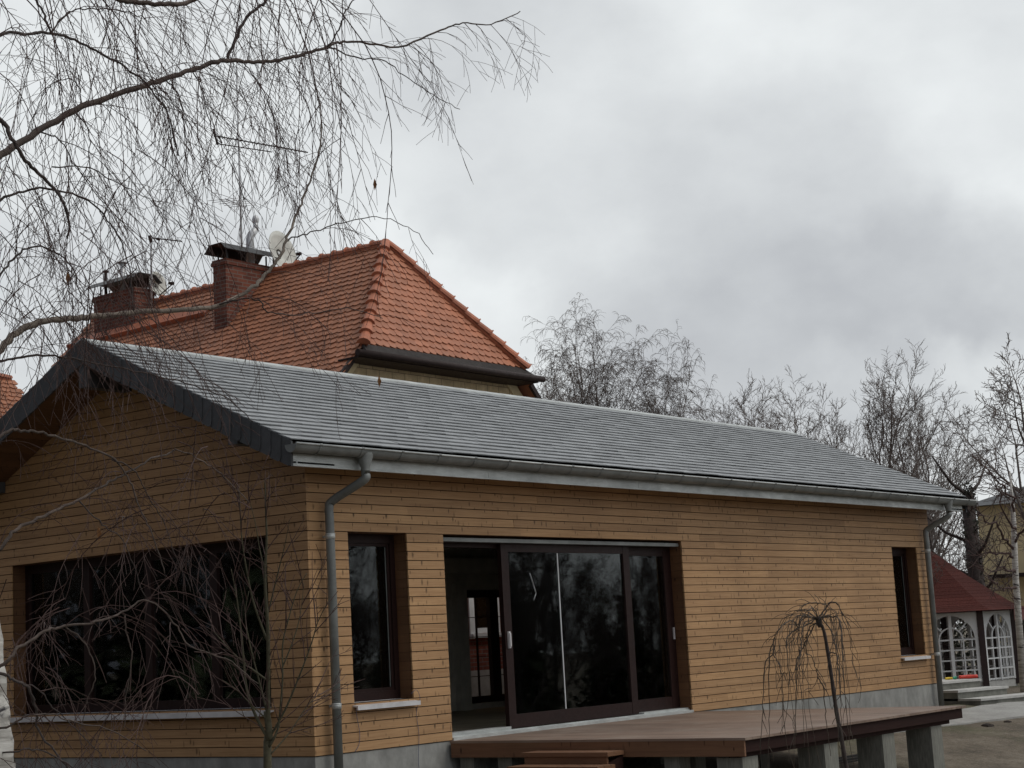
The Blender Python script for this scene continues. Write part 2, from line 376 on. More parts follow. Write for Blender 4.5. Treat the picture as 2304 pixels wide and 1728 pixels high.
# ================================================================== WOODEN HOUSE
L, DY = 15.32, 5.8; PB = 2.345/23; ZT = 2.345; ZS = PB*5; ZTOP = 3.05
OPF = [(.614, 1.568, ZS, ZT), (2.194, 7.26, .0, ZT), (13.80, 14.76, ZS, ZT)]     # front openings (x0,x1,z0,z1)
OPG = [(.626, 5.218, ZS-.0, ZT)]                                                  # gable opening (y0,y1)
EZ, EY, RY, RZ = 3.205, -.47, 2.90, 4.77; SL = (RZ-EZ)/(RY-EY)
def roofz(y): return EZ+(y-EY)*SL if y <= RY else RZ-(y-RY)*SL
house = thing('wooden_house', (0, 0, -.4), 'single storey timber clad house with grey slate roof and long zinc gutter', 'house')
def cells(u0, u1, z0, z1, ops):
    us = sorted({u0, u1, *[o[0] for o in ops], *[o[1] for o in ops]}); zs = sorted({z0, z1, *[o[2] for o in ops], *[o[3] for o in ops]})
    for i in range(len(us)-1):
        for j in range(len(zs)-1):
            cu, cz = (us[i]+us[i+1])/2, (zs[j]+zs[j+1])/2
            if zs[j] < z0 or zs[j+1] > z1 or any(o[0] < cu < o[1] and o[2] < cz < o[3] for o in ops): continue
            yield us[i], us[i+1], zs[j], zs[j+1]
m = MB()
grow = lambda ops: [(o[0]-.02, o[1]+.02, o[2]-.0001, o[3]+.02) for o in ops]
for a, b, c, d in cells(.03, L-.03, 0, ZTOP, grow(OPF)): m.box(a, b, .03, .32, c, d)
for a, b, c, d in cells(.321, DY-.03, 0, ZTOP, grow(OPG)): m.box(.03, .32, a, b, c, d)
m.hexa([(.03, .03, ZTOP+.001), (.32, .03, ZTOP+.001), (.32, DY-.03, ZTOP+.001), (.03, DY-.03, ZTOP+.001), (.03, RY-.1, RZ-.28), (.32, RY-.1, RZ-.28), (.32, RY+.1, RZ-.28), (.03, RY+.1, RZ-.28)])
wallo = m.obj('wall', M['gap'], house)
rb = random.Random(11)
def run_boards(m, axis, row, u0, u1, ops, out, z0=None):
    za, zb = row*PB+.0045, (row+1)*PB-.0045
    iv = [(u0, u1)]
    for o in ops:
        if za+.03 < o[3] and zb-.03 > o[2]:
            nv = []
            for a, b in iv:
                if o[0] > a: nv.append((a, min(b, o[0])))
                if o[1] < b: nv.append((max(a, o[1]), b))
                if o[1] <= a or o[0] >= b: nv.append((a, b)) if (a, b) not in nv else None
            iv = [t for t in nv if t[1]-t[0] > .01]
    for a, b in iv:
        x = a; first = True
        while x < b-1e-6:
            ln = rb.uniform(1.6, 4.6) if not first else rb.uniform(.6, 4.2); first = False
            e = min(b, x+ln)
            if b-e < .5: e = b
            t = rb.uniform(-.0015, .0015); xe = e-(.0015 if e < b else 0)
            if axis == 'x':   # face towards -y; lower edge proud a touch
                m.hexa([(x, out+t, za), (xe, out+t, za), (xe, .03, za), (x, .03, za), (x, out+t+.003, zb), (xe, out+t+.003, zb), (xe, .03, zb), (x, .03, zb)])
            else:
                m.hexa([(out+t, xe, za), (out+t, x, za), (.03, x, za), (.03, xe, za), (out+t+.003, xe, zb), (out+t+.003, x, zb), (.03, x, zb), (.03, xe, zb)])
            x = e
m = MB()
for k in range(30): run_boards(m, 'x', k, .022, L, OPF, 0.0)
m.obj('front_cladding', M['clad'], house); m = MB()
# reveals lined with boards, the recess shade put into their colour
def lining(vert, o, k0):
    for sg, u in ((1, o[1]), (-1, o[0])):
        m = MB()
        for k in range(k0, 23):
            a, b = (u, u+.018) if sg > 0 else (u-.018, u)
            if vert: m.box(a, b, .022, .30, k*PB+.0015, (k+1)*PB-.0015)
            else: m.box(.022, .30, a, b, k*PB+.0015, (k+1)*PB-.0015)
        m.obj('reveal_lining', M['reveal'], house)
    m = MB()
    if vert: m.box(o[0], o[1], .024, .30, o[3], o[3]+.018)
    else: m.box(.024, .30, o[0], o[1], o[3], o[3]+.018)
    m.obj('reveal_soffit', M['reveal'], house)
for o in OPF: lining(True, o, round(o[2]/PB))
m = MB()
m = MB()
for k in range(80):
    z = k*PB
    if z < ZTOP-.06: u0, u1 = 0.0, DY
    else:
        zz_ = z+.16
        if zz_ > RZ-.1: break
        y = EY+(zz_-EZ)/SL; u0, u1 = max(0, y), min(DY, 2*RY-y)
    run_boards(m, 'y', k, u0, u1, OPG, 0.0)
m.obj('gable_cladding', M['clad'], house)
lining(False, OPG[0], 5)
m = MB(); m.box(.012, L-.01, .012, .33, -1.0, -.006); m.box(.012, .33, .331, DY, -1.0, -.006); m.box(L-.33, L-.01, .331, DY, -1, -.006)
m.obj('foundation', M['conc'], house)
m = MB()                                                       # rear and end walls
BO = (9.05, 10.85, .12, 2.0)
for a, b, c, d in cells(.33, L-.33, .03, 2.85, [BO]): m.box(a, b, DY-.3, DY-.031, c, d)
m.box(L-.33, L-.03, .33, DY-.031, .03, 2.85)
m.box(8.72, 8.98, DY-.42, DY-.301, .03, 2.1); m.box(8.0, L-.33, DY-.62, DY-.31, 2.25, 2.5)
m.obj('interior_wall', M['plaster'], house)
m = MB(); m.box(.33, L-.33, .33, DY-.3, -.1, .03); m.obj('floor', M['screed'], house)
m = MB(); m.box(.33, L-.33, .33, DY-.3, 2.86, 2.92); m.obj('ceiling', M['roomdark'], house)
m = MB(); m.box(0.0, L, DY-.03, DY, -1, 3.0); 
bk = MB()
for a, b, c, d in cells(0, L, -1, 3.0, [BO]): bk.box(a, b, DY-.03, DY, c, d)
bk.box(L-.029, L, .0245, DY-.03, 0, ZTOP)
bk.obj('rear_cladding', M['clad'], house)
# rear glazed door
dr = MB(); y0, y1 = DY-.2, DY-.12
X0, X1, Z0, Z1 = BO
for a, b in ((X0, X0+.11), (9.83, 10.05), (X1-.11, X1)): dr.box(a, b, y0, y1, Z0, Z1)
dr.box(X0+.11, X1-.11, y0+.004, y1-.004, Z0, Z0+.11); dr.box(X0+.11, X1-.11, y0+.004, y1-.004, Z1-.13, Z1)
bd = dr.obj('rear_door', M['frame'], house)
dr = MB()
for a, b in ((X0+.11, 9.83), (10.05, X1-.11)):
    dr.box((a+b)/2-.007, (a+b)/2+.007, y0+.02, y1-.02, Z0+.11, Z1-.13)
    for k in range(1, 5): z = Z0+.11+k*(Z1-Z0-.24)/5; dr.box(a, b, y0+.024, y1-.024, z-.006, z+.006)
dr.obj('glazing_bar', M['frame'], bd)
# ---- windows
def front_window(x0, x1, z0, z1, name='window'):
    fy0, fy1 = .20, .27; e = .012
    m = MB(); w = .075
    m.box(x0, x0+w, fy0, fy1, z0, z1); m.box(x1-w, x1, fy0, fy1, z0, z1)
    m.box(x0+w, x1-w, fy0+.002, fy1, z0, z0+.10); m.box(x0+w, x1-w, fy0+.002, fy1, z1-.10, z1)
    fr = m.obj(name, M['frame'], house, origin=((x0+x1)/2, .2, z0))
    m = MB(); a = .035                                          # inner sash, stepped back
    m.box(x0+w, x0+w+a, fy0+.02, fy1+.02, z0+.10, z1-.10); m.box(x1-w-a, x1-w, fy0+.02, fy1+.02, z0+.10, z1-.10)
    m.box(x0+w+a, x1-w-a, fy0+.022, fy1+.02, z0+.10, z0+.10+a); m.box(x0+w+a, x1-w-a, fy0+.022, fy1+.02, z1-.10-a, z1-.10)
    m.obj('sash', M['frame'], fr)
    m = MB(); m.box(x0+w+a, x1-w-a, fy0+.045, fy0+.051, z0+.10+a, z1-.10-a); m.obj('pane', M['glass'], fr)
    m = MB()                                                   # thin bright seal
    m.box(x1-w-a-.008, x1-w-a, fy0+.038, fy0+.044, z0+.14, z1-.14); m.obj('seal', M['zinc'], fr)
    m = MB(); m.hexa([(x0-.025, -.055, z0-.045), (x1+.025, -.055, z0-.045), (x1+.025, .2, z0-.02), (x0-.025, .2, z0-.02), (x0-.025, -.055, z0-.030), (x1+.025, -.055, z0-.030), (x1+.025, .2, z0+.004), (x0-.025, .2, z0+.004)])
    m.box(x0-.025, x1+.025, -.075, -.0555, z0-.075, z0-.028)
    m.obj('sill', M['alu'], fr)
    return fr
front_window(*OPF[0]); front_window(*OPF[2])
# gable window, four lights
m = MB(); y0, y1, z0, z1 = OPG[0]; fx0, fx1 = .20, .27; w = .08
ycuts = [y0, 1.72, 2.86, 4.0, y1]
m.box(fx0, fx1, y0, y0+w, z0, z1); m.box(fx0, fx1, y1-w, y1, z0, z1)
m.box(fx0+.002, fx1, y0+w, y1-w, z0, z0+.11); m.box(fx0+.002, fx1, y0+w, y1-w, z1-.11, z1)
for yy in ycuts[1:4]: m.box(fx0+.001, fx1+.01, yy-.06, yy+.06, z0+.11, z1-.11)
gw = m.obj('window', M['frame'], house, origin=(.2, 2.9, z0)); gw['label'] = 'wide four light window in the gable'
for i in range(4):
    a, b = ycuts[i]+.07, ycuts[i+1]-.07
    m = MB(); m.box(fx0+.04, fx0+.046, a, b, z0+.11, z1-.11); m.obj('pane', M['glass'], gw)
m = MB(); m.hexa([(-.06, y0-.03, z0-.045), (.2, y0-.03, z0-.02), (.2, y1+.03, z0-.02), (-.06, y1+.03, z0-.045), (-.06, y0-.03, z0-.03), (.2, y0-.03, z0+.004), (.2, y1+.03, z0+.004), (-.06, y1+.03, z0-.03)])
m.box(-.08, -.0605, y0-.03, y1+.03, z0-.08, z0-.028); m.obj('sill', M['alu'], gw)
# ---- big sliding door
x0, x1, z1 = 2.194, 7.26, ZT
m = MB(); m.box(x1-.10, x1, .20, .30, .05, z1-.0005); m.box(x0, x1-.1, .19, .30, z1-.13, z1-.045)
sdoor = m.obj('sliding_door', M['frame'], house, origin=(4.7, .2, .05)); sdoor['label'] = 'wide sliding glass door, left part open'
m = MB(); m.box(x0, x1, .05, .16, z1-.075, z1-.03); m.obj('top_track', M['zinc'], sdoor)
m = MB(); m.box(x0, x1, -.015, .30, -.004, .03); m.box(x0, x1, .05, .07, .03, .045); m.box(x0, 3.42, .12, .28, .03, .075); m.box(6.18, x1, .07, .28, .03, .062)
m.obj('threshold', M['zincb'], sdoor)
def sash(xa, xb, ya, yb, za, zb, wl, wr, wb, wt, nm):
    m = MB(); m.box(xa, xa+wl, ya, yb, za, zb); m.box(xb-wr, xb, ya, yb, za, zb)
    m.box(xa+wl, xb-wr, ya+.003, yb-.003, za, za+wb); m.box(xa+wl, xb-wr, ya+.003, yb-.003, zb-wt, zb)
    s_ = m.obj(nm, M['frame'], sdoor)
    m = MB(); m.box(xa+wl, xb-wr, (ya+yb)/2-.004, (ya+yb)/2+.004, za+wb, zb-wt); m.obj('pane', M['glass'], sdoor)
    return s_
sash(3.40, 6.14, .125, .185, .05, z1-.08, .14, .14, .16, .10, 'sliding_sash')
sash(6.04, x1-.1, .20, .25, .064, z1-.13, .13, .08, .16, .07, 'fixed_sash')
m = MB(); m.box(3.44, 3.475, .10, .125, 1.0, 1.2); m.box(3.447, 3.468, .085, .10, 1.02, 1.18); m.obj('handle', M['alu'], sdoor)
m = MB(); m.box(7.20, 7.222, .18, .20, 1.0, 1.16); m.obj('handle', M['alu'], sdoor)
m = MB(); m.box(4.555, 4.572, .142, .147, .215, 2.16); m.obj('glass_joint', M['steel'], sdoor)
# torn strip of tape stuck on the pane
m = MB(); pts = [plane(x, y, 1, .135) for x, y in ((1192, 1290), (1200, 1315), (1206, 1335), (1201, 1350))]
for i in range(3): m.tube([pts[i]+Vector((0, .0, 0)), pts[i+1]], [.006, .007], 4)
m.obj('tape_strip', M['gray'], sdoor)
# ---- roof
roofp = MB(); th = .06
XL, XR = -.66, 15.96
def rp(x, y, up=0.0): return (x, y, roofz(y)+up)
# structural roof slab both sides (under the slates)
roofp.hexa([(XL+.02, EY+.02, EZ-.12), (XR-.02, EY+.02, EZ-.12), (XR-.02, RY, RZ-.20), (XL+.02, RY, RZ-.20), (XL+.02, EY+.02, EZ-.012), (XR-.02, EY+.02, EZ-.012), (XR-.02, RY, RZ-.03), (XL+.02, RY, RZ-.03)])
yb = 2*RY-EY
roofp.hexa([(XL+.02, RY+.001, RZ-.20), (XR-.02, RY+.001, RZ-.20), (XR-.02, yb, EZ-.12), (XL+.02, yb, EZ-.12), (XL+.02, RY+.001, RZ-.03), (XR-.02, RY+.001, RZ-.03), (XR-.02, yb, EZ+.0), (XL+.02, yb, EZ+.0)])
roof = roofp.obj('roof', M['gap'], house)
rs = random.Random(3); sm_ = MB(); slope_len = math.hypot(RY-EY, RZ-EZ); NR = 22; ex = (slope_len-.12)/NR
ud = Vector((0, RY-EY, RZ-EZ)).normalized(); nd = Vector((0, -ud.z, ud.y)); 
for side in (0, 1):
    for r in range(NR):
        s0 = r*ex; s1 = s0+ex+.035
        x = XL+(0 if r % 2 else -.15)
        while x < XR:
            w = .30; a, b = max(x, XL), min(x+w-.003, XR); x += w
            if b-a < .02: continue
            lift = rs.uniform(.020, .0235); tw = rs.uniform(-.003, .003); j = rs.uniform(-.004, .004)
            P = lambda X, s_, n_: (X, (EY+ud.y*s_-ud.z*n_) if side == 0 else 2*RY-(EY+ud.y*s_-ud.z*n_), EZ+ud.z*s_+ud.y*n_)
            q = [P(a, s0+j, lift-.002), P(b, s0+j, lift-.002+tw), P(b, s1, .004), P(a, s1, .004), P(a, s0+j, .010+lift), P(b, s0+j, .010+lift+tw), P(b, s1, .012), P(a, s1, .012)]
            sm_.hexa(q)
sm_.obj('slates', M['slate'], roof)
m = MB(); x = XL
while x < XR:
    b = min(x+.45, XR)
    for sgn in (-1, 1):
        dy = .135
        m.hexa([(x, RY+sgn*0.0, RZ+.012), (b, RY, RZ+.012), (b, RY+sgn*dy, RZ-dy*SL+.02), (x, RY+sgn*dy, RZ-dy*SL+.02), (x, RY, RZ+.032), (b-.003, RY, RZ+.030), (b-.003, RY+sgn*dy, RZ-dy*SL+.038), (x, RY+sgn*dy, RZ-dy*SL+.040)])
    x = b
m.obj('ridge_cap', M['zincb'], roof)
# verge boards hung with slates
def verge(X, outw, nm):
    m = MB(); 
    for sgn in (0, 1):
        Y = lambda y: y if sgn == 0 else 2*RY-y
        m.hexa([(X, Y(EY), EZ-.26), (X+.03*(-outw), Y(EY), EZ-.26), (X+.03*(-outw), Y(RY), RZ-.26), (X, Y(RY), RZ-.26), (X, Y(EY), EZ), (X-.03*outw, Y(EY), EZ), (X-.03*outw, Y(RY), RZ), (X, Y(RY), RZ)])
    bb = m.obj(nm, M['slatev'], house)
    m = MB(); rr = random.Random(8)
    for sgn in (0, 1):
        y = EY-.02; k = 0
        while y < RY:
            w = .148; a = y; b = min(y+w+.03, RY+.01); zt1 = roofz(a)+.012; zt2 = EZ+(b-EY)*SL+.012
            dp = .285+rr.uniform(-.005, .005); Yf = (lambda q: q) if sgn == 0 else (lambda q: 2*RY-q)
            oa, ob = .004, .012
            # lower corner cut round on the downhill side
            sl_ = (zt2-zt1)/(b-a); lo_ = lambda q_: zt1+(q_-a)*sl_-dp
            outl = [(a, zt1, ob), (b, zt2, oa), (b, lo_(b), oa), (a+.06, lo_(a+.06)+.002, ob*.9), (a+.025, lo_(a)+.028, ob), (a+.006, lo_(a)+.075, ob)]
            f = [(X+outw*o_, Yf(yy), z) for yy, z, o_ in outl]; bk_ = [(X+outw*(o_-.007), Yf(yy), z) for yy, z, o_ in outl]
            m.poly(f if (sgn == 0) == (outw < 0) else f[::-1]); n_ = len(f)
            for i in range(n_): m.poly([f[i], f[(i+1) % n_], bk_[(i+1) % n_], bk_[i]])
            y += w; k += 1
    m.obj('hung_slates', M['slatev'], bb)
    return bb
verge(XL, -1, 'bargeboard'); verge(XR, 1, 'bargeboard')
# boxed purlin ends below the verge and soffit
for yc, zt_, zb_ in ((RY, RZ-.2, 4.22), (.40, roofz(.4)-.2, 3.27), (2*RY-.4, roofz(.4)-.2, 3.27)):
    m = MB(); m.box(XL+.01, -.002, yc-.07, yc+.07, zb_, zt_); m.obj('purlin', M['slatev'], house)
m = MB()
for sgn in (0, 1):
    Y = lambda y: y if sgn == 0 else 2*RY-y
    n_ = 22
    for i in range(n_):
        a = EY+.03+(RY-EY-.03)*i/n_; b = EY+.03+(RY-EY-.03)*(i+1)/n_-.006
        za, zb = EZ+(a-EY)*SL-.235, EZ+(b-EY)*SL-.235
        for xa, xb in ((XL+.031, -.003), (L+.003, XR-.031)):
            m.hexa([(xa, Y(a), za), (xb, Y(a), za), (xb, Y(b), zb), (xa, Y(b), zb), (xa, Y(a), za+.018), (xb, Y(a), za+.018), (xb, Y(b), zb+.018), (xa, Y(b), zb+.018)])
for k in range(4): m.box(-.003, L+.003, -.41+k*.102, -.41+k*.102+.098, 3.045, 3.062)
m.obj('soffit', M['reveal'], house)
m = MB(); m.box(XL+.04, XR-.12, -.44, -.412, 2.955, 3.16); 
for k in range(6): xx = XL+.1+k*3.1; m.box(xx, xx+.02, -.4425, -.44, 2.958, 3.1)
m.box(XL+.04, XR-.12, -.448, -.4405, 2.955, 2.968)
m.obj('fascia', M['zincb'], house)
# gutter: half round with rolled bead and brackets
def gutter(xa, xb, yc, zt, r, z_end=0, parent=None):
    m = MB(); n = 12; b = 0
    prof = [(math.pi+math.pi*k/n) for k in range(n+1)]
    for X, zo in ((xa, 0), (xb, z_end)):
        for a in prof: m.v.append((X, yc+r*math.cos(a), zt+zo+r*math.sin(a)))
    for X, zo in ((xa, 0), (xb, z_end)):
        for a in prof: m.v.append((X, yc+(r-.005)*math.cos(a), zt+zo+(r-.005)*math.sin(a)))
    K = n+1
    for k in range(n):
        m.f.append((k, k+1, K+k+1, K+k)); m.sm.append(True); m.f.append((2*K+k+1, 2*K+k, 3*K+k, 3*K+k+1)); m.sm.append(True)
    for X, zo in ((xa, 0), (xb, z_end)): m.poly([(X, yc+r*math.cos(a), zt+zo+r*math.sin(a)) for a in prof])
    gt = m.obj('gutter', M['zinc'], parent)
    m = MB(); m.tube([(xa, yc-r-.006, zt+.004), (xb, yc-r-.006, zt+z_end+.004)], .011, 8); m.obj('bead', M['zincb'], gt)
    x = xa+.35
    while x < xb:
        m = MB()
        zo = z_end*(x-xa)/(xb-xa)
        pts = [(x, yc+(r+.004)*math.cos(a), zt+zo+(r+.004)*math.sin(a)) for a in prof]
        for i in range(n): 
            p, q = pts[i], pts[i+1]; m.hexa([(x-.012, p[1], p[2]), (x+.012, p[1], p[2]), (x+.012, q[1], q[2]), (x-.012, q[1], q[2]), (x-.012, p[1], p[2]-.004), (x+.012, p[1], p[2]-.004), (x+.012, q[1], q[2]-.004), (x-.012, q[1], q[2]-.004)])
        m.tube([(x-.02, yc-r-.006, zt+zo+.004), (x+.02, yc-r-.006, zt+zo+.004)], .0145, 6)
        x += .62
        m.obj('bracket', M['zinc'], gt)
    return gt
gutter(XL-.06, XR+.14, -.53, 3.16, .082, -.02, house)
def smooth(pts, n=6):
    pts = [Vector(p) for p in pts]; out = []
    for i in range(len(pts)-1):
        p0, p1, p2, p3 = pts[max(i-1, 0)], pts[i], pts[i+1], pts[min(i+2, len(pts)-1)]
        for k in range(n):
            t = k/n; out.append(.5*((2*p1)+(-p0+p2)*t+(2*p0-5*p1+4*p2-p3)*t*t+(-p0+3*p1-3*p2+p3)*t**3))
    out.append(pts[-1]); return out
def downpipe(xo, xw, zb):
    m = MB(); r = .048
    P = [(xo, -.53, 3.0), (xo, -.53, 2.90), (xo-.01, -.50, 2.84), (xw+.03, -.13, 2.66), (xw, -.10, 2.58), (xw, -.10, 2.5)]
    m.tube([P[0], P[1]]+smooth(P[1:6], 5)[1:]+[(xw, -.10, zb)], r, 14)
    dp = m.obj('downpipe', M['zinc'], house)
    m = MB(); m.lathe([(.085, .13), (.085, .09), (.05, -.03), (.052, -.06)], (xo, -.53, 3.0), 14)
    m.v = [(v[0], v[1]+.0, v[2]) for v in m.v]; m.obj('outlet', M['zinc'], dp)
    for z in (2.28, .50):
        m = MB(); m.lathe([(r, -.03), (r+.005, -.028), (r+.005, .028), (r, .03)], (xw, -.10, z), 14); m.lathe([(r+.005, .018), (r+.008, .02), (r+.008, .026), (r+.005, .028)], (xw, -.10, z), 14)
        m.box(xw-.012, xw+.012, -.055, .0, z-.012, z+.012); m.obj('clamp', M['zincb'], dp)
    return dp
downpipe(.37, .24, -.8); downpipe(15.05, 14.98, -.42)
# ---- wire under the small window
m = MB(); m.tube(smooth([(.60, -.03, .47), (.63, -.02, .33), (.665, -.012, .2), (.65, -.012, .08), (.58, -.012, .0)], 5), .003, 4)
tag(m.obj('wire', M['wirem']), 'short curled blue wire hanging below the left end of the narrow window sill', 'wire', 'blue wires below the window sill')
m = MB(); m.tube(smooth([(1.50, -.02, .56), (1.56, -.05, .60), (1.60, -.06, .5), (1.585, -.012, .35), (1.61, -.012, .1), (1.58, -.012, -.2), (1.64, -.012, -.5)], 5), .003, 4)
tag(m.obj('wire', M['wirem']), 'long blue wire hanging from the right end of the narrow window sill', 'wire', 'blue wires below the window sill')

# ================================================================== DECK
dk = thing('terrace_deck', (4.7, -1.9, -.6), 'raised brown wooden terrace deck on concrete piers in front of sliding door', 'deck')
m = MB(); x = 2.12; 
while x < 7.37:
    m.box(x, x+.138, -3.89, -.02, -.028, -.002); x += .1434
m.obj('deck_boards', M['deck'], dk)
m = MB(); m.box(2.122, 2.150, -3.87, -.03, -.185, -.0285); m.obj('edge_board', M['deckside'], dk)
m = MB(); m.box(2.16, 7.36, -3.86, -3.80, -.15, -.029); m.box(2.16, 7.10, -3.80, -3.66, -.20, -.03); m.box(7.15, 7.36, -3.8, -.03, -.15, -.029)
for yy in (-2.6, -1.3, -.2): m.box(2.16, 7.1, yy-.05, yy+.05, -.19, -.03)
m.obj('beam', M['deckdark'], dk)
posts = [(2.32, -3.66, .20, .20), (2.3, -2.95, .14, .12), (2.3, -.75, .15, .13), (2.3, -.20, .15, .13), (2.3, -1.85, .14, .13)]
xs_ = [3.95, 5.33, 6.62]
for x in xs_: posts.append((x+.08, -3.64, .20, .22))
for x in (3.6, 5.0, 6.5):
    for y in (-2.3, -.9): posts.append((x, y, .14, .14))
proto = None
for x, y, hx, hy in posts:
    if proto is None:
        m = MB(); m.box(-1, 1, -1, 1, -1.2, 0); proto = m.obj('pier', M['pier']); ob = proto
    else: ob = proto.copy(); COL.objects.link(ob)
    ob.location = (x, y, -.2 if y < -3 else -.191); ob.scale = (hx*.75, hy*.75, 1); adopt(ob, dk)
# steps on the left side of the deck
st = thing('wooden_steps', (1.75, -1.9, -.62), 'brown wooden garden steps leading up to the terrace deck', 'steps')
m = MB(); m.box(1.80, 2.10, -2.43, -1.29, -.155, -.112); m.box(1.82, 1.85, -2.40, -1.32, -.23, -.156); m.obj('tread', M['deckside'], st)
m = MB(); m.box(1.50, 1.81, -2.51, -1.33, -.30, -.232); m.box(1.52, 1.55, -2.48, -1.36, -.38, -.301); m.obj('tread', M['deckside'], st)
for yy in (-2.38, -1.38):
    m = MB(); m.hexa([(1.56, yy-.03, -.7), (2.1, yy-.03, -.7), (2.1, yy+.03, -.7), (1.56, yy+.03, -.7), (1.56, yy-.03, -.305), (2.1, yy-.03, -.16), (2.1, yy+.03, -.16), (1.56, yy+.03, -.305)])
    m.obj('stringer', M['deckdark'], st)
# pile of dark laths under the deck
m = MB(); rr = random.Random(4)
for k in range(6): m.obox((7.3+rr.uniform(-.1, .3), -2.4+.08*k, -.66+.025*(k % 3)), (1, rr.uniform(-.15, .05), 0), (0, 1, 0), (0, 0, 1), .5, .03, .012)
tag(m.obj('laths', M['black']), 'loose dark laths lying on the soil behind the deck pier', 'laths')

# ================================================================== ORANGE TILED HOUSE
mh = thing('tiled_house', (11, 12, -.4), 'tall house with half hipped orange clay tile roof and two brick chimneys', 'house')
AX, AZ, HY0, HYR = 10.92, 8.83, 7.2, 8.62       # ridge x, ridge z, hip eave y, hip top y
XEL, XER, ZE = 8.64, 13.22, 6.39
K1 = (AZ-ZE)/(AX-XEL)                            # main slope
YEND = 17.6
def slopez(x): return AZ-K1*abs(AX-x)
def tile_field(org, u, v, nu, nv, tw, th, inside, mt, name, parent, seed=1, wavy=0.0):
    m = MB(); rr = random.Random(seed); u = Vector(u).normalized(); v = Vector(v).normalized(); n = u.cross(v).normalized()
    if n.z < 0: n = -n
    for r in range(nv):
        for c in range(-1, nu+1):
            off = tw/2 if r % 2 else 0
            a = c*tw+off; s = r*th
            if not inside(Vector(org)+u*(a+tw/2)+v*(s+th*.5)): continue
            t = rr.uniform(.024, .032); j = rr.uniform(-.006, .006); o = Vector(org)+v*j+n*rr.uniform(-.002, .002)
            g_ = .003; hc = [.045, .012, 0, .012, .045]       # scalloped lower edge
            low = [(a+g_+(tw-2*g_)*i/4, s+hc[i]) for i in range(5)]
            top = [o+u*p[0]+v*p[1]+n*(t+.006*math.sin(math.pi*i/4)) for i, p in enumerate(low)]
            bot = [o+u*p[0]+v*p[1]+n*(t-.018) for p in low]
            up_ = [o+u*(a+tw-g_)+v*(s+th+.05)+n*.006, o+u*(a+g_)+v*(s+th+.05)+n*.006]
            m.poly(top+up_)
            for i in range(4): m.poly([bot[i], bot[i+1], top[i+1], top[i]])
            m.poly([bot[0], top[0], up_[1]]); m.poly([top[4], bot[4], up_[0]])
    return m.obj(name, mt, parent)
def hip_tiles(a, b, up, n, mt, parent, r=.085, ln=None, name='hip_tile'):
    a, b = Vector(a), Vector(b); d = (b-a); L_ = d.length; d.normalize(); up = Vector(up); up = (up-d*up.dot(d)).normalized(); sx = d.cross(up)
    m = MB(); nseg = 7; rr = random.Random(6)
    for k in range(n):
        p0 = a+d*(L_*k/n-.03); p1 = a+d*(L_*(k+1)/n+.01)
        rings = [(0, r*1.32), (.05, r*1.30), (.055, r*1.08), (1, r*.92)]
        base = len(m.v); lift = rr.uniform(-.004, .004)
        for t, rad in rings:
            c = p0.lerp(p1, t)+up*(.02*(1-t)+lift)
            for i in range(nseg):
                an = math.pi*i/(nseg-1); m.v.append(tuple(c+sx*(rad*math.cos(an)*1.0)+up*(rad*math.sin(an)*.95)))
        for i in range(3):
            for j in range(nseg-1): m.f.append((base+i*nseg+j, base+i*nseg+j+1, base+(i+1)*nseg+j+1, base+(i+1)*nseg+j)); m.sm.append(False)
        m.poly([m.v[base+j] for j in range(nseg)])
    m.tube([a-up*.01, b-up*.01], r*.75, 8)
    return m.obj(name, mt, parent)
# roof body under tiles
m = MB()
XB = 4.6; ZB = slopez(XB)
def quad(m, *p): m.poly(p)
quad(m, (AX, HYR, AZ), (AX, YEND, AZ), (XB, YEND, ZB), (XB, HY0, ZB), (XEL, HY0, ZE))
XC = 2*AX-XB
quad(m, (AX, HYR, AZ), (XER+(2*AX-XEL-XER), HY0, ZE), (XC, HY0, ZB), (XC, YEND, ZB), (AX, YEND, AZ))
quad(m, (AX, HYR, AZ), (XEL, HY0, ZE), (2*AX-XEL, HY0, ZE))
quad(m, (XB, YEND, ZB), (AX, YEND, AZ), (XC, YEND, ZB))
mr = m.obj('roof', M['tile2'], mh)
vl = Vector((AX-XEL, 0, AZ-ZE)).normalized()
nl = Vector((-vl.z, 0, vl.x))
def in_left(p):
    if p.y > YEND or p.x > AX-.04 or p.x < 5.2: return False
    if p.z > ZE:      # hip cut
        t = (p.z-ZE)/(AZ-ZE); return p.y > HY0+t*(HYR-HY0)+.02
    return p.y > HY0+.0
org = Vector((5.0, YEND, slopez(5.0)))
tile_field(org, (0, -1, 0), vl, 60, 56, .18, .158, in_left, M['tile2'], 'left_tiles', mr, 3)
vh = Vector((0, HYR-HY0, AZ-ZE)).normalized(); hw = AX-XEL
def in_hip(p):
    t = (p.z-ZE)/(AZ-ZE); return 0 <= t < .995 and abs(p.x-AX) < hw*(1-t)-.03
tile_field((XEL, HY0, ZE), (1, 0, 0), vh, 26, 19, .18, .158, in_hip, M['tile'], 'hip_tiles', mr, 5)
hip_tiles((XEL-.02, HY0-.05, ZE+.0), (AX, HYR, AZ+.03), (-.5, -.6, 1), 11, M['hip'], mr, .1)
hip_tiles((2*AX-XEL+.02, HY0-.05, ZE), (AX, HYR, AZ+.03), (.5, -.6, 1), 11, M['hip'], mr, .1)
hip_tiles((AX, YEND, AZ), (AX, HYR-.05, AZ), (0, 0, 1), 26, M['hip'], mr, .095, name='ridge_tile')
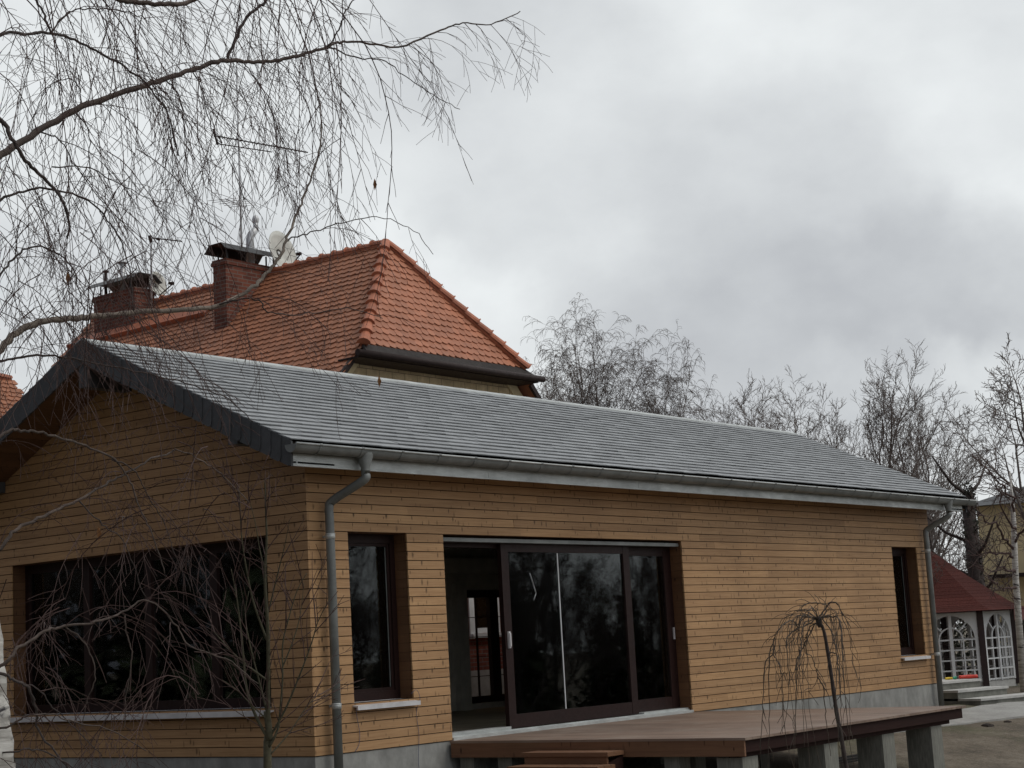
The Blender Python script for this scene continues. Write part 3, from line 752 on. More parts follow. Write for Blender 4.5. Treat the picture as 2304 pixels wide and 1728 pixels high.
# cream gable wall, lead apron, gutter
m = MB(); Yg = 7.5; fl = lambda z: AX-(AZ-z)/K1+.15
for a, b in ((ZB, 6.2),):
    m.hexa([(fl(a), Yg, a), (2*AX-fl(a), Yg, a), (2*AX-fl(a), Yg+.2, a), (fl(a), Yg+.2, a), (fl(b), Yg, b), (2*AX-fl(b), Yg, b), (2*AX-fl(b), Yg+.2, b), (fl(b), Yg+.2, b)])
m.obj('gable_wall', M['block'], mh)
m = MB()
for z0_, z1_, sg in ((4.5, 6.2, 1), (4.5, 6.2, -1)):     # pale trim strip along the sloping edge of the gable
    f2 = lambda z: fl(z) if sg > 0 else 2*AX-fl(z)
    m.hexa([(f2(z0_), Yg-.03, z0_), (f2(z0_)+sg*.3, Yg-.03, z0_), (f2(z0_)+sg*.3, Yg-.002, z0_), (f2(z0_), Yg-.002, z0_), (f2(z1_), Yg-.03, z1_), (f2(z1_)+sg*.3, Yg-.03, z1_), (f2(z1_)+sg*.3, Yg-.002, z1_), (f2(z1_), Yg-.002, z1_)])
    m.obj('edge_trim', M['cream'], mh); m = MB()
m = MB(); a, b = XEL-.02, 2*AX-XEL+.0
m.hexa([(a-.12, 6.98, 6.20), (b+.12, 6.98, 6.20), (b, HY0+.02, ZE-.03), (a, HY0+.02, ZE-.03), (a-.12, 6.96, 6.215), (b+.12, 6.96, 6.215), (b+.0, HY0-.02, ZE+.012), (a, HY0-.02, ZE+.012)])
m.obj('lead_apron', M['lead'], mh)
m = MB(); a, b = XEL-.42, 2*AX-XEL+.28
m.tube([(a, 6.93, 6.17), (b, 6.93, 6.17)], .062, 10); m.box(a+.1, b-.1, 6.98, 7.5, 6.10, 6.13); m.box(a+.1, b-.1, 6.97, 7.0, 6.10, 6.19)
m.obj('gutter', M['brown_metal'], mh)
m = MB(); 
for sg in (1, -1):
    f3 = lambda z: (AX-(AZ-z)/K1-.02) if sg > 0 else 2*AX-(AX-(AZ-z)/K1-.02)
    m = MB(); m.bar((f3(4.4), 7.22, 4.35), (f3(6.15), 7.22, 6.10), .06, .1)
    m.obj('verge_board', M['brown_metal'], mh)
# lower walls of the tiled house (seen through the rooms)
WO = [(11.70, 12.52, 1.30, 2.6), (13.2, 14.0, 1.30, 2.6)]
m = MB(); 
for a, b, c, d in cells(7.4, 15.2, .62, 4.2, WO): m.box(a, b, Yg+.05, Yg+.25, c, d)
for a, b, c, d in cells(7.4, 15.2, .62, 4.2, []): m.box(b-.2, b, Yg+.26, YEND-.3, c, d); m.box(a, a+.2, Yg+.26, YEND-.3, c, d)
m.obj('brick_wall', m_brick('wall_brick', (.27, .075, .05), (.20, .055, .04), (.2, .17, .15), .25, .077, .008), mh)
m = MB(); m.box(7.35, 15.25, Yg+.03, Yg+.25, -.42, .619); m.obj('plinth', M['step'], mh)
for a, b, c, d in WO:
    m = MB(); 
    m.box(a-.12, a-.001, Yg+.02, Yg+.14, c-.1, d+.1); m.box(a, a+.1, Yg+.06, Yg+.14, c, d); m.box(b-.1, b, Yg+.06, Yg+.14, c, d); m.box(a+.1, b-.1, Yg+.062, Yg+.14, c, c+.1); m.box(a+.1, b-.1, Yg+.062, Yg+.14, d-.1, d)
    wd = m.obj('window', M['white'], mh); m = MB(); m.box(a+.1, b-.1, Yg+.1, Yg+.11, c+.1, d-.1); m.obj('pane', M['glass'], wd)
    m = MB(); m.box(a-.1, b+.1, Yg-.03, Yg+.06, c-.08, c-.005); m.obj('sill', M['white'], wd)
    m = MB(); m.box(a+.1, b-.1, Yg+.3, Yg+.32, c, d); m.obj('blind', M['gray'], wd)
# metal flashing / low ledge on the left slope under the first chimney
m = MB(); a_ = Vector((10.28, 17.5, slopez(10.28)+.05)); b_ = Vector((10.28, 13.0, slopez(10.28)+.05))
m.bar(a_, b_, .26, .05, up=nl); m.bar(a_+Vector((-.14, 0, -.10)), b_+Vector((-.14, 0, -.10)), .05, .10, up=nl)
m.obj('ledge_flashing', M['hip'], mh)
m = MB(); 
for (ya, yb_, xx) in ((16.0, 17.4, 9.55),): m.obox((xx, (ya+yb_)/2, slopez(xx)+.06), (0, 1, 0), vl, nl, (yb_-ya)/2, .18, .05)
m.obj('roof_hatch', M['zinc'], mh)
def chimney(x0, x1, y0, y1, zb, zt, along, nm_label):
    m = MB(); m.box(x0, x1, y0, y1, zb, zt-.12); m.box(x0-.03, x1+.03, y0-.03, y1+.03, zt-.119, zt-.04); m.box(x0-.015, x1+.015, y0-.015, y1+.015, zt-.039, zt)
    c = m.obj('chimney', M['brick'], mh, origin=((x0+x1)/2, (y0+y1)/2, zb)); c['label'] = nm_label
    m = MB(); m.box(x0-.05, x1+.05, y0-.05, y1+.05, zb+.0, zb+.03)
    cx, cy = (x0+x1)/2, (y0+y1)/2; n = 8; zc = zt+.16
    # folded metal hood on little legs
    half = (x1-x0)/2+.10 if along == 'x' else (y1-y0)/2+.10; wd = ((y1-y0) if along == 'x' else (x1-x0))/2+.10
    prof = [(-wd-.08, -.01), (-wd, .02), (-wd*.62, .14), (wd*.62, .14), (wd, .02), (wd+.05, -.01)]
    m = MB()
    for i in range(5):
        (p, q), (r_, s_) = prof[i], prof[i+1]
        if along == 'x': m.hexa([(cx-half, cy+p, zc+q), (cx+half, cy+p, zc+q), (cx+half, cy+r_, zc+s_), (cx-half, cy+r_, zc+s_), (cx-half, cy+p, zc+q+.012), (cx+half, cy+p, zc+q+.012), (cx+half, cy+r_, zc+s_+.012), (cx-half, cy+r_, zc+s_+.012)])
        else: m.hexa([(cx+p, cy+half, zc+q), (cx+p, cy-half, zc+q), (cx+r_, cy-half, zc+s_), (cx+r_, cy+half, zc+s_), (cx+p, cy+half, zc+q+.012), (cx+p, cy-half, zc+q+.012), (cx+r_, cy-half, zc+s_+.012), (cx+r_, cy+half, zc+s_+.012)])
    for sx_ in (-1, 1):
        for sy_ in (-1, 1):
            px_, py_ = cx+sx_*(x1-x0)*.42, cy+sy_*(y1-y0)*.36; m.bar((px_, py_, zt-.02), (px_, py_, zc+.05), .025)
    m.obj('chimney_cowl', M['black'], c)
    return c
c2 = chimney(9.72, 10.98, 11.85, 12.22, 7.0, 8.98, 'x', 'right brick chimney with white flue pipe')
c1 = chimney(10.36, 10.9, 15.45, 16.85, 7.8, 9.12, 'y', 'left brick chimney with two small vent pipes')
p = plane(566, 560, 1, 12.1); m = MB(); x_, z_ = p.x, p.z
m.tube([(x_, 12.14, 8.9), (x_, 12.14, z_+.22), (x_+.02, 12.12, z_+.30), (x_+.09, 12.05, z_+.42)], [.085, .085, .08, .07], 14)
m.lathe([(.092, z_-.0), (.096, z_+.02), (.092, z_+.04)], (x_, 12.14, 0), 14)
m.tube([(x_+.09, 12.05, z_+.40), (x_+.09, 12.05, z_+.56)], .055, 12)
m.lathe([(.001, z_+.72), (.05, z_+.70), (.078, z_+.63), (.06, z_+.56), (.05, z_+.54)], (x_+.09, 12.05, 0), 14)
m.obj('flue_pipe', M['steel'], c2)
for px_, py_, r_ in ((238, 640, .035), (276, 620, .055)):
    p = plane(px_, py_, 0, 10.62); m = MB(); m.tube([(10.62, p.y, 9.1), (10.62, p.y, p.z+.28)], r_, 10); m.lathe([(r_*2.2, p.z+.28), (r_*2.2, p.z+.30), (.005, p.z+.33)], (10.62, p.y, 0), 12)
    m.obj('vent_pipe', M['brown_metal'] if r_ < .05 else M['steel'], c1)
# farther wing with ridge along x
wg = MB(); YR, ZR = 20.0, 7.75
wg.poly([(4.0, YR, ZR), (10.4, YR, ZR), (10.4, YR-3.4, ZR-3.4), (4.0, YR-3.4, ZR-3.4)]); wg.poly([(4.0, YR, ZR), (10.4, YR, ZR), (10.4, YR+3.4, ZR-3.4), (4.0, YR+3.4, ZR-3.4)])
wgo = wg.obj('wing_roof', M['tile2'], mh)
tile_field((4.0, YR-2.4, ZR-2.4), (1, 0, 0), (0, 1, 1), 36, 20, .2, .165, lambda p: p.z < ZR-.02 and p.x < 10.4, M['tile2'], 'wing_tiles', wgo, 9)
hip_tiles((4.0, YR, ZR-.0), (10.4, YR, ZR-.0), (0, 0, 1), 18, M['hip'], wgo, .1, name='ridge_tile')
m = MB(); m.box(4.2, 10.2, YR-2.8, YR+2.8, -.5, ZR-3.2); m.obj('wing_wall', M['cream'], mh)

# antennas and dishes
def yagi(m, a, b, nel, el, elz=0.0, axis=None):
    a, b = Vector(a), Vector(b); m.tube([a, b], .014, 5); d = (b-a).normalized(); s = d.cross(Vector((0, 0, 1))).normalized() if axis is None else Vector(axis)
    for i in range(nel):
        p = a.lerp(b, (i+.3)/nel); w = el*(1-.35*i/nel); m.tube([p-s*w, p+s*w], .007, 4)
X_ = 10.95
base = plane(545, 590, 0, X_); top = plane(539, 150, 0, X_)
t = thing('tv_antenna', (X_, base.y, 8.7), 'tall tv mast with long double boom aerial above the right chimney', 'antenna')
mast_top = Vector((X_, base.y, top.z)); m = MB(); m.tube([(X_, base.y, 8.6), mast_top], [.024, .017], 8); m.obj('mast', M['steel'], t)
def on_view(px, py): # same depth as the mast
    r = ray(px, py); d = (Vector((X_, base.y, 9))-CAM).dot(FW); return CAM+r*d
m = MB(); yagi(m, on_view(481, 305), on_view(693, 343), 22, .05, axis=(.5, -.5, .7)); m.tube([on_view(487, 323), on_view(612, 342)], .012, 5); m.tube([on_view(480, 290), on_view(489, 326)], .02, 5); m.tube([on_view(492, 305), on_view(500, 322)], .012, 5); m.obj('aerial', M['brown_metal'], t)
m = MB(); a, b = on_view(506, 447), on_view(552, 466); yagi(m, a, b, 5, .38, axis=Vector((.8, -.55, .12)).normalized()); m.obj('aerial', M['steel'], t)
Xb = 10.7
base2 = plane(342, 640, 0, Xb)
t = thing('tv_antenna', (Xb, base2.y, 8.7), 'short antenna mast with stubby side arm behind the left chimney', 'antenna')
d2 = (Vector((Xb, base2.y, 9))-CAM).dot(FW); ov = lambda px, py: CAM+ray(px, py)*d2
m = MB(); m.tube([ov(341, 700), ov(340, 535)], .022, 8); m.obj('mast', M['steel'], t)
m = MB(); a, b = ov(338, 535), ov(410, 543); yagi(m, a, b, 5, .06, axis=(0, 0, 1)); m.tube([ov(336, 530), ov(340, 545)], .04, 6); m.tube([ov(352, 537), ov(360, 539)], .03, 6); m.obj('aerial', M['brown_metal'], t)
def dish(c, n, rw, rh, label, armto=None, pole=None):
    c = Vector(c); n = Vector(n).normalized(); u = n.cross(Vector((0, 0, 1))).normalized(); v = u.cross(n)
    t = thing('satellite_dish', c-Vector((0, 0, rh+.2)), label, 'satellite dish')
    m = MB(); K = 24
    rings = 5; b = 0
    for s_ in (0, -.012):
        m.v.append(tuple(c-n*(.11)+n*s_))
        for r_ in range(1, rings+1):
            f = r_/rings
            for k in range(K): a = 2*math.pi*k/K; m.v.append(tuple(c+u*(rw*f*math.cos(a))+v*(rh*f*math.sin(a))-n*(.11*(1-f*f))+n*s_))
    for base_ in (0, 1+rings*K):
        for k in range(K): m.f.append((base_, base_+1+k, base_+1+(k+1) % K)); m.sm.append(True)
        for r_ in range(rings-1):
            for k in range(K): q = base_+1+r_*K; m.f.append((q+k, q+(k+1) % K, q+K+(k+1) % K, q+K+k)); m.sm.append(True)
    q0, q1 = 1+(rings-1)*K, 1+rings*K+1+(rings-1)*K
    for k in range(K): m.f.append((q0+k, q0+(k+1) % K, q1+(k+1) % K, q1+k)); m.sm.append(False)
    m.obj('reflector', M['dish'], t)
    m = MB(); e = c-v*rh*.95; f_ = c+n*.42-v*rh*.45; m.tube([e, f_], .014, 6); m.tube([f_, f_-n*.1+v*.03], .035, 8)
    m.obj('feed_arm', M['brown_metal'], t)
    m = MB(); bk = c-n*.14; m.tube([c-n*.1, bk-n*.12], .03, 6); m.tube([bk-n*.12+Vector((0, 0, .1)), bk-n*.12-Vector((0, 0, rh+.35))], .022, 8); m.obj('bracket', M['steel'], t)
cdish = plane(637, 566, 0, 11.15); dish(cdish, (.14, -.98, .2), .44, .46, 'large pale satellite dish beside the right chimney on the ridge')
cdish = plane(356, 638, 0, 10.95); dish(cdish, (.14, -.98, .15), .27, .28, 'small grey satellite dish on the mast by the left chimney')

# ================================================================== GAZEBO, CONCRETE STEPS, TOYS
gc = at(2094, 1380, 38); GX, GY = gc.x, gc.y; gr = 1.74; vdir = Vector((GX-CAM.x, GY-CAM.y, 0)).normalized(); rdir = Vector((vdir.y, -vdir.x, 0))
gzz = gz(GX, GY)+.05
gaz = thing('gazebo', (GX, GY, gzz), 'white garden gazebo with arched lattice windows and dark red shingle roof', 'gazebo')
def gv(i, r, z): a = R(9+45*i-.0); return Vector((GX, GY, 0))+rdir*(r*math.cos(a))-vdir*(r*math.sin(a))+Vector((0, 0, z))
zt0 = gc.z+.02; zw = gzz+.1
m = MB()
for i in range(8):
    p = gv(i, gr, 0); m.bar(p+Vector((0, 0, gzz)), p+Vector((0, 0, zt0+.05)), .13, .13, up=tuple(vdir))
for i in range(8): m.bar(gv(i, gr, zt0+.03), gv(i+1, gr, zt0+.03), .1, .12)
m.obj('post', M['darkwood'], gaz)
m = MB(); m.poly([gv(i, gr*1.0, zw) for i in range(8)]); m.poly([gv(i, gr*1.0, gzz-.3) for i in range(8)])
for i in range(8): m.poly([gv(i, gr, gzz-.3), gv(i+1, gr, gzz-.3), gv(i+1, gr, zw), gv(i, gr, zw)])
m.obj('base', M['step'], gaz)
prof = [(gr*1.21, zt0-.03), (gr*1.02, zt0+.13), (gr*.78, zt0+.42), (gr*.5, zt0+.78), (gr*.26, zt0+1.12), (.03, zt0+1.45)]
m = MB()
for j in range(len(prof)-1):
    (r0, z0_), (r1, z1_) = prof[j], prof[j+1]; nrow = 4
    for q in range(nrow):
        ra, za = r0+(r1-r0)*q/nrow, z0_+(z1_-z0_)*q/nrow; rb_, zb_ = r0+(r1-r0)*(q+1)/nrow, z0_+(z1_-z0_)*(q+1)/nrow
        for i in range(8):
            A, B = gv(i, ra, za), gv(i+1, ra, za); C, D = gv(i+1, rb_, zb_), gv(i, rb_, zb_); m.poly([A+Vector((0, 0, .005)), B+Vector((0, 0, .005)), C, D]); m.poly([A-Vector((0, 0, .003)), B-Vector((0, 0, .003)), B+Vector((0, 0, .005)), A+Vector((0, 0, .005))])
m.poly([gv(i, gr*1.2, zt0-.05) for i in range(8)])
m.obj('roof', M['shingle'], gaz)
for i in range(8):
    A, B = gv(i, gr, 0), gv(i+1, gr, 0); du = (B-A).normalized(); w = (B-A).length-.16; mid = (A+B)/2; nn = Vector((du.y, -du.x, 0))
    z0_, z1_ = zw+.02, zt0-.01; H = z1_-z0_; hw2 = w/2-.07; zc = z1_-.10-hw2
    m = MB()
    def pp_(u_, z_, o_=0): return mid+du*u_+Vector((0, 0, z_))+nn*o_
    K = 12; arc = [(hw2*math.cos(math.pi*k/K), zc+hw2*math.sin(math.pi*k/K)) for k in range(K+1)]
    for sgn in (1,):   # panel with an arched hole, front and back skins + arch edge
        for o_ in (.02, -.02):
            for k in range(K):
                a_, b_ = arc[k], arc[k+1]; m.poly([pp_(a_[0], a_[1], o_), pp_(b_[0], b_[1], o_), pp_(b_[0], z1_, o_), pp_(a_[0], z1_, o_)])
            m.poly([pp_(-w/2, z0_, o_), pp_(-hw2, z0_, o_), pp_(-hw2, z1_, o_), pp_(-w/2, z1_, o_)]); m.poly([pp_(hw2, z0_, o_), pp_(w/2, z0_, o_), pp_(w/2, z1_, o_), pp_(hw2, z1_, o_)])
        for k in range(K): a_, b_ = arc[k], arc[k+1]; m.poly([pp_(a_[0], a_[1], .02), pp_(b_[0], b_[1], .02), pp_(b_[0], b_[1], -.02), pp_(a_[0], a_[1], -.02)])
    for u_ in (-hw2, hw2): m.poly([pp_(u_, z0_, .02), pp_(u_, zc, .02), pp_(u_, zc, -.02), pp_(u_, z0_, -.02)])
    pn = m.obj('wall_panel', M['white'], gaz)
    m = MB()
    m.bar(pp_(0, z0_), pp_(0, zc+hw2), .07, .05, up=tuple(nn))
    m.bar(pp_(-hw2*.5, z0_), pp_(-hw2*.5, zc), .028, .03, up=tuple(nn)); m.bar(pp_(hw2*.5, z0_), pp_(hw2*.5, zc), .028, .03, up=tuple(nn))
    for k in range(5): z_ = z0_+.03+(zc-z0_-.03)*k/4; m.bar(pp_(-hw2, z_), pp_(hw2, z_), .03, .034, up=tuple(nn))
    for k in range(10):
        a1, a2 = math.pi*k/10, math.pi*(k+1)/10; r_ = hw2*.5; m.bar(pp_(r_*math.cos(a1), zc+r_*math.sin(a1)), pp_(r_*math.cos(a2), zc+r_*math.sin(a2)), .03, .03, up=tuple(nn))
    for a1 in (R(45), R(135)): m.bar(pp_(hw2*.5*math.cos(a1), zc+hw2*.5*math.sin(a1)), pp_(hw2*math.cos(a1), zc+hw2*math.sin(a1)), .028, .03, up=tuple(nn))
    m.obj('lattice', M['white'], pn)
# concrete steps behind the end of the timber house
C1 = at(2205, 1572, 29.5); su = at(2330, 1560, 30.4)-C1; su.z = 0; su.normalize(); sv = Vector((-su.y, su.x, 0))
cs = thing('concrete_steps', (C1.x, C1.y, -.45), 'grey concrete steps with pale treads beyond the end of the timber house', 'steps')
sz = C1.z; m = MB(); mt_ = MB()
for k, wd in enumerate((2.1, 1.36, 1.22)):
    o_ = C1+sv*(.48*k); top = sz+.148*k; dep = 2.2-.48*k
    def bx(mm, u0, u1, v0, v1, za, zb):
        q = [o_+su*a+sv*b for a, b in ((u0, v0), (u1, v0), (u1, v1), (u0, v1))]
        mm.hexa([(c.x, c.y, za) for c in q]+[(c.x, c.y, zb) for c in q])
    bx(m, 0, wd, 0, dep, top-.148-(.5 if k == 0 else 0)+.001, top-.041)
    bx(mt_, -.02, wd+.02, -.03, (.47 if k < 2 else dep), top-.04, top)
    if k == 2: top3 = top; o3 = o_
m.obj('riser', M['pier'], cs); mt_.obj('tread', M['step'], cs)
def toy(px0, px1, py, h, mt, label, name):
    d = 31.2; a, b = at(px0, py, d), at(px1, py, d); a.z = b.z = top3+h/2+.003
    m = MB(); n = 9; L_ = (b-a).length; dr_ = (b-a).normalized()
    m.tube([a+dr_*(L_*t) for t in (0, .04, .12, .5, .88, .96, 1)], [h*.25, h*.5, h*.42, h*.5, h*.42, h*.5, h*.25], n)
    return tag(m.obj(name, mt, origin=a), label, 'toy')
toy(2157, 2200, 1522, .075, M['red'], 'long red plastic toy lying on the concrete steps by the gazebo', 'toy_bat')
toy(2126, 2143, 1524, .05, M['yel'], 'yellow plastic toy lying at the left end of the concrete steps', 'toy_spade')
toy(2144, 2152, 1523, .06, M['green'], 'small green plastic toy between the yellow and red ones', 'toy_block')
# clods at the edge of the path
rr = random.Random(12)
for (px, py, d, s_, lab) in ((2221, 1634, 26.1, .09, 'larger dark clod of soil at the path edge'), (2266, 1627, 26.8, .06, 'smaller dark clod of soil at the path edge')):
    c = at(px, py, d); m = MB(); n = 8
    for j in range(4):
        for k in range(n):
            a = 2*math.pi*k/n; r_ = s_*math.cos(j/3*1.45)*rr.uniform(.75, 1.25); m.v.append((r_*1.5*math.cos(a), r_*math.sin(a), s_*.6*math.sin(j/3*1.5)-.01))
    for j in range(3):
        for k in range(n): m.f.append((j*n+k, j*n+(k+1) % n, (j+1)*n+(k+1) % n, (j+1)*n+k)); m.sm.append(False)
    o_ = m.obj('soil_clod', M['gap']); o_.location = (c.x, c.y, gz(c.x, c.y)+.005); tag(o_, lab, 'clod', 'clods of soil at the path edge')
# ================================================================== YELLOW HOUSE AND RED SHED
yc = at(2215, 1480, 62)
yh = thing('yellow_house', (yc.x, yc.y, -.4), 'tall yellow stucco house with dark roof behind the bare trees at the right', 'house')
a0 = at(2212, 1300, 62); ud_ = at(2500, 1300, 60)-a0; ud_.z = 0; ud_.normalize(); vd_ = Vector((-ud_.y, ud_.x, 0))
if vd_.dot(FW) < 0: vd_ = -vd_
m = MB(); hz_ = at(2215, 1138, 62).z
def qb(m, u0, u1, v0, v1, z0, z1, o=None):
    o = o or a0; q = [o+ud_*a+vd_*b for a, b in ((u0, v0), (u1, v0), (u1, v1), (u0, v1))]; m.hexa([(c.x, c.y, z0) for c in q]+[(c.x, c.y, z1) for c in q])
qb(m, 0, 12, 0, 9, -.5, hz_); m.obj('wall', M['yellow'], yh)
m = MB(); o = a0
q = [o+ud_*a+vd_*b for a, b in ((-.5, -.6), (12.5, -.6), (12.5, 9.5), (-.5, 9.5))]; r1 = [o+ud_*a+vd_*4.5 for a in (2.5, 9.5)]
lo = [Vector((c.x, c.y, hz_)) for c in q]; hi = [Vector((c.x, c.y, hz_+.0+1.3)) for c in r1]
m.poly([lo[0], lo[1], hi[1], hi[0]]); m.poly([lo[1], lo[2], hi[1]]); m.poly([lo[2], lo[3], hi[0], hi[1]]); m.poly([lo[3], lo[0], hi[0]]); m.poly(lo)
m.obj('roof', M['slatev'], yh)
cz = at(2250, 1300, 61).z
m = MB(); qb(m, .4, 3.0, -1.2, -.01, cz, cz+.12); m.obj('canopy', M['brown_metal'], yh)
for zz_ in (3.0, 5.2):
    m = MB(); qb(m, 2.2, 3.1, -.04, -.005, zz_-1.3, zz_); w_ = m.obj('window', M['white'], yh); m = MB(); qb(m, 2.28, 3.02, -.06, -.045, zz_-1.22, zz_-.08); m.obj('pane', M['frame'], w_)
rc = at(2285, 1385, 46); m = MB()
sh = thing('garden_shed', (rc.x, rc.y, -.45), 'low shed with red tiled roof behind the hedge at the right edge', 'shed')
o = rc
q = [o+rdir*a+vdir*b for a, b in ((-.35, -.6), (4, -.6), (4, 1.4), (-.35, 1.4))]
za, zb = rc.z-.12, rc.z+.25
m.hexa([(q[0].x, q[0].y, za-.03), (q[1].x, q[1].y, za-.03), (q[2].x, q[2].y, zb-.03), (q[3].x, q[3].y, zb-.03), (q[0].x, q[0].y, za), (q[1].x, q[1].y, za), (q[2].x, q[2].y, zb), (q[3].x, q[3].y, zb)])
m.obj('roof', M['shingle'], sh); m = MB(); q = [o+rdir*a+vdir*b for a, b in ((-.1, -.4), (3.9, -.4), (3.9, 1.2), (-.1, 1.2))]
m.hexa([(c.x, c.y, -.5) for c in q]+[(c.x, c.y, za-.03) for c in q]); m.obj('wall', M['darkwood'], sh)

# ================================================================== TREES
def leaf_cloud(m, rnd, centre, rad, n, size):
    for i in range(n):
        while True:
            d = Vector((rnd.uniform(-1, 1), rnd.uniform(-1, 1), rnd.uniform(-1, 1)))
            if d.length < 1: break
        p = Vector(centre)+Vector((d.x*rad[0], d.y*rad[1], d.z*rad[2])); a = Vector((rnd.gauss(0, 1), rnd.gauss(0, 1), rnd.gauss(0, 1))).normalized(); b = a.orthogonal().normalized(); s_ = size*rnd.uniform(.5, 1.3)
        m.poly([p-a*s_, p+b*s_*.5, p+a*s_, p-b*s_*.5])
# hedge at the right, extended behind the gazebo to darken its arches
hc = at(2300, 1500, 42); m = MB(); rr = random.Random(20)
for i in range(14): c = hc+rdir*(-3.2+i*.5)+vdir*(rr.uniform(-.1, .3)+(1.2 if i < 6 else 0)); leaf_cloud(m, rr, (c.x, c.y, .25 if i > 5 else .5), (.5, .5, .85 if i > 5 else 1.25), 420, .09)
hd = m.obj('hedge', M['hedge'], origin=(hc.x, hc.y, -.5)); tag(hd, 'dark hedge at the right edge, with an added stretch darkening the gazebo arches', 'hedge')
m = MB()
for i in range(5):
    m = MB(); c = hc+rdir*(-.2+i*.6); m.tube([(c.x, c.y, -.6), (c.x, c.y, .8)], .04, 5); m.obj('stem', M['bark'], hd)

def rot_rand(d, ang, rnd):
    a = d.orthogonal().normalized(); a.rotate(Matrix.Rotation(rnd.uniform(0, 2*math.pi), 3, d)); return (d*math.cos(ang)+a*math.sin(ang)).normalized()
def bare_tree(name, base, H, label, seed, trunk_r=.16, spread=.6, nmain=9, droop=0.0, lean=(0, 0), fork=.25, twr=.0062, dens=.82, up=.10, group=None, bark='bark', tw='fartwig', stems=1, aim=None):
    rnd = random.Random(seed); T = MB(); Cn = MB()
    base = Vector(base)
    def grow(m, p, d, ln, r, lvl, maxl):
        n = 5 if lvl < 2 else 4; pts = [p.copy()]; rad = [r]; q = p.copy(); dd = d.copy()
        for i in range(n):
            jit = .10+.06*lvl
            dd = (dd+Vector((rnd.gauss(0, jit), rnd.gauss(0, jit), rnd.gauss(0, jit*.7)+up*(1 if lvl < 3 else .5)-droop*max(0, lvl-1)*(.35+.5*i/n)))).normalized()
            q = q+dd*(ln/n); pts.append(q.copy()); rad.append(max(twr*.7, r*(1-.75*(i+1)/n)) if lvl < maxl else max(twr*.55, r*(1-.5*(i+1)/n)))
        m.tube(pts, rad, 6 if lvl == 0 else (5 if lvl == 1 else 3), cap=False)
        if lvl >= maxl: return
        k = {0: nmain, 1: 7, 2: 6, 3: 5}.get(lvl, 4); k = max(2, int(round(k*dens*rnd.uniform(.8, 1.2))))
        for i in range(k):
            t = (fork if lvl == 0 else .15)+(1-(fork if lvl == 0 else .15))*(i+rnd.random()*.8)/k
            t = min(t, .97); f = t*n; j = int(f); pp = pts[j].lerp(pts[j+1], f-j); tan = (pts[j+1]-pts[j]).normalized()
            ang = spread*rnd.uniform(.7, 1.25)*(1.0 if lvl else (1.25-.55*t))
            nd_ = rot_rand(tan, ang, rnd); nl_ = ln*(.62 if lvl == 0 else .55)*(1.15-.55*t)*rnd.uniform(.75, 1.2)
            rr_ = max(twr, rad[j]*(.55 if lvl == 0 else .6))
            grow(Cn, pp, nd_, nl_, rr_, lvl+1, maxl)
        grow(Cn, pts[-1], dd, ln*.35, max(twr, rad[-1]), lvl+1, maxl)
    for s_ in range(stems):
        d0 = Vector((lean[0]+(rnd.uniform(-.16, .16) if stems > 1 else 0), lean[1]+(rnd.uniform(-.16, .16) if stems > 1 else 0), 1)).normalized()
        grow(T, base+Vector((.15*s_, .1*s_, -.1)), d0, H*.72*(rnd.uniform(.8, 1) if s_ else 1), trunk_r*.72*(1 if s_ == 0 else .7), 0, 4)
    o = thing(name, base, label, 'tree', group)
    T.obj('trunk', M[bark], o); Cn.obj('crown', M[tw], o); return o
GRP = 'bare trees behind the timber house'
def tb(px, d): p = at(px, 1400, d); return (p.x, p.y, -.5)
bare_tree('birch_tree', tb(1378, 60), 12.9, 'tall bare birch with drooping twigs above the middle of the roof', 1, .17, .36, 17, .34, fork=.3, stems=2, group=GRP, up=.13, dens=.95)
bare_tree('birch_tree', tb(1478, 58), 11.4, 'slim bare birch close on the right of the tall birch', 2, .12, .42, 14, .34, fork=.3, group=GRP, up=.15, dens=.95)
bare_tree('bare_tree', tb(1505, 52), 7.4, 'low bushy bare tree at the right foot of the birches', 32, .11, .65, 10, .1, fork=.3, group=GRP)
bare_tree('bare_tree', tb(1238, 50), 9.6, 'low bare tree just right of the orange roof', 3, .11, .45, 12, fork=.3, group=GRP, up=.14)
bare_tree('bare_tree', tb(1700, 50), 8.9, 'small bare tree standing alone over the roof ridge', 4, .13, .62, 9, fork=.42, group=GRP)
bare_tree('bare_tree', tb(1855, 50), 9.2, 'bare tree left of the largest bare tree', 5, .14, .62, 9, fork=.38, group=GRP)
bare_tree('bare_tree', tb(2010, 46), 8.5, 'largest bare tree with fan shaped crown above the roof end', 6, .18, .62, 13, fork=.2, group=GRP, up=.15, dens=.9)
bare_tree('bare_tree', tb(2085, 44), 7.2, 'bare tree at the right shoulder of the fan shaped tree', 7, .13, .62, 13, fork=.2, group=GRP)
bare_tree('bare_tree', tb(2100, 52), 8.8, 'bare tree half hidden behind the right side of the fan shaped tree', 14, .13, .6, 12, fork=.2, group=GRP)
bare_tree('bare_tree', tb(1915, 50), 8.4, 'bare tree touching the left side of the fan shaped tree', 15, .12, .6, 11, fork=.25, group=GRP)
bare_tree('walnut_tree', tb(2372, 36), 7.7, 'spreading bare walnut tree cut by the right edge', 8, .2, .85, 11, fork=.3, group=GRP, up=.07, twr=.008, lean=(.13, -.165))
bare_tree('bare_tree', tb(2140, 41), 5.6, 'low tangled bare tree above the gazebo roof', 9, .12, .8, 13, fork=.15, group=GRP, dens=.9, up=.05)
bare_tree('bare_tree', tb(2040, 39), 5.2, 'low tangled bare tree just behind the end of the slate roof', 10, .12, .8, 13, fork=.15, group=GRP, dens=.9)
bare_tree('bare_tree', tb(1950, 44), 7.3, 'low bare tree rising just above the roof between two taller ones', 13, .12, .7, 9, fork=.25, group=GRP)
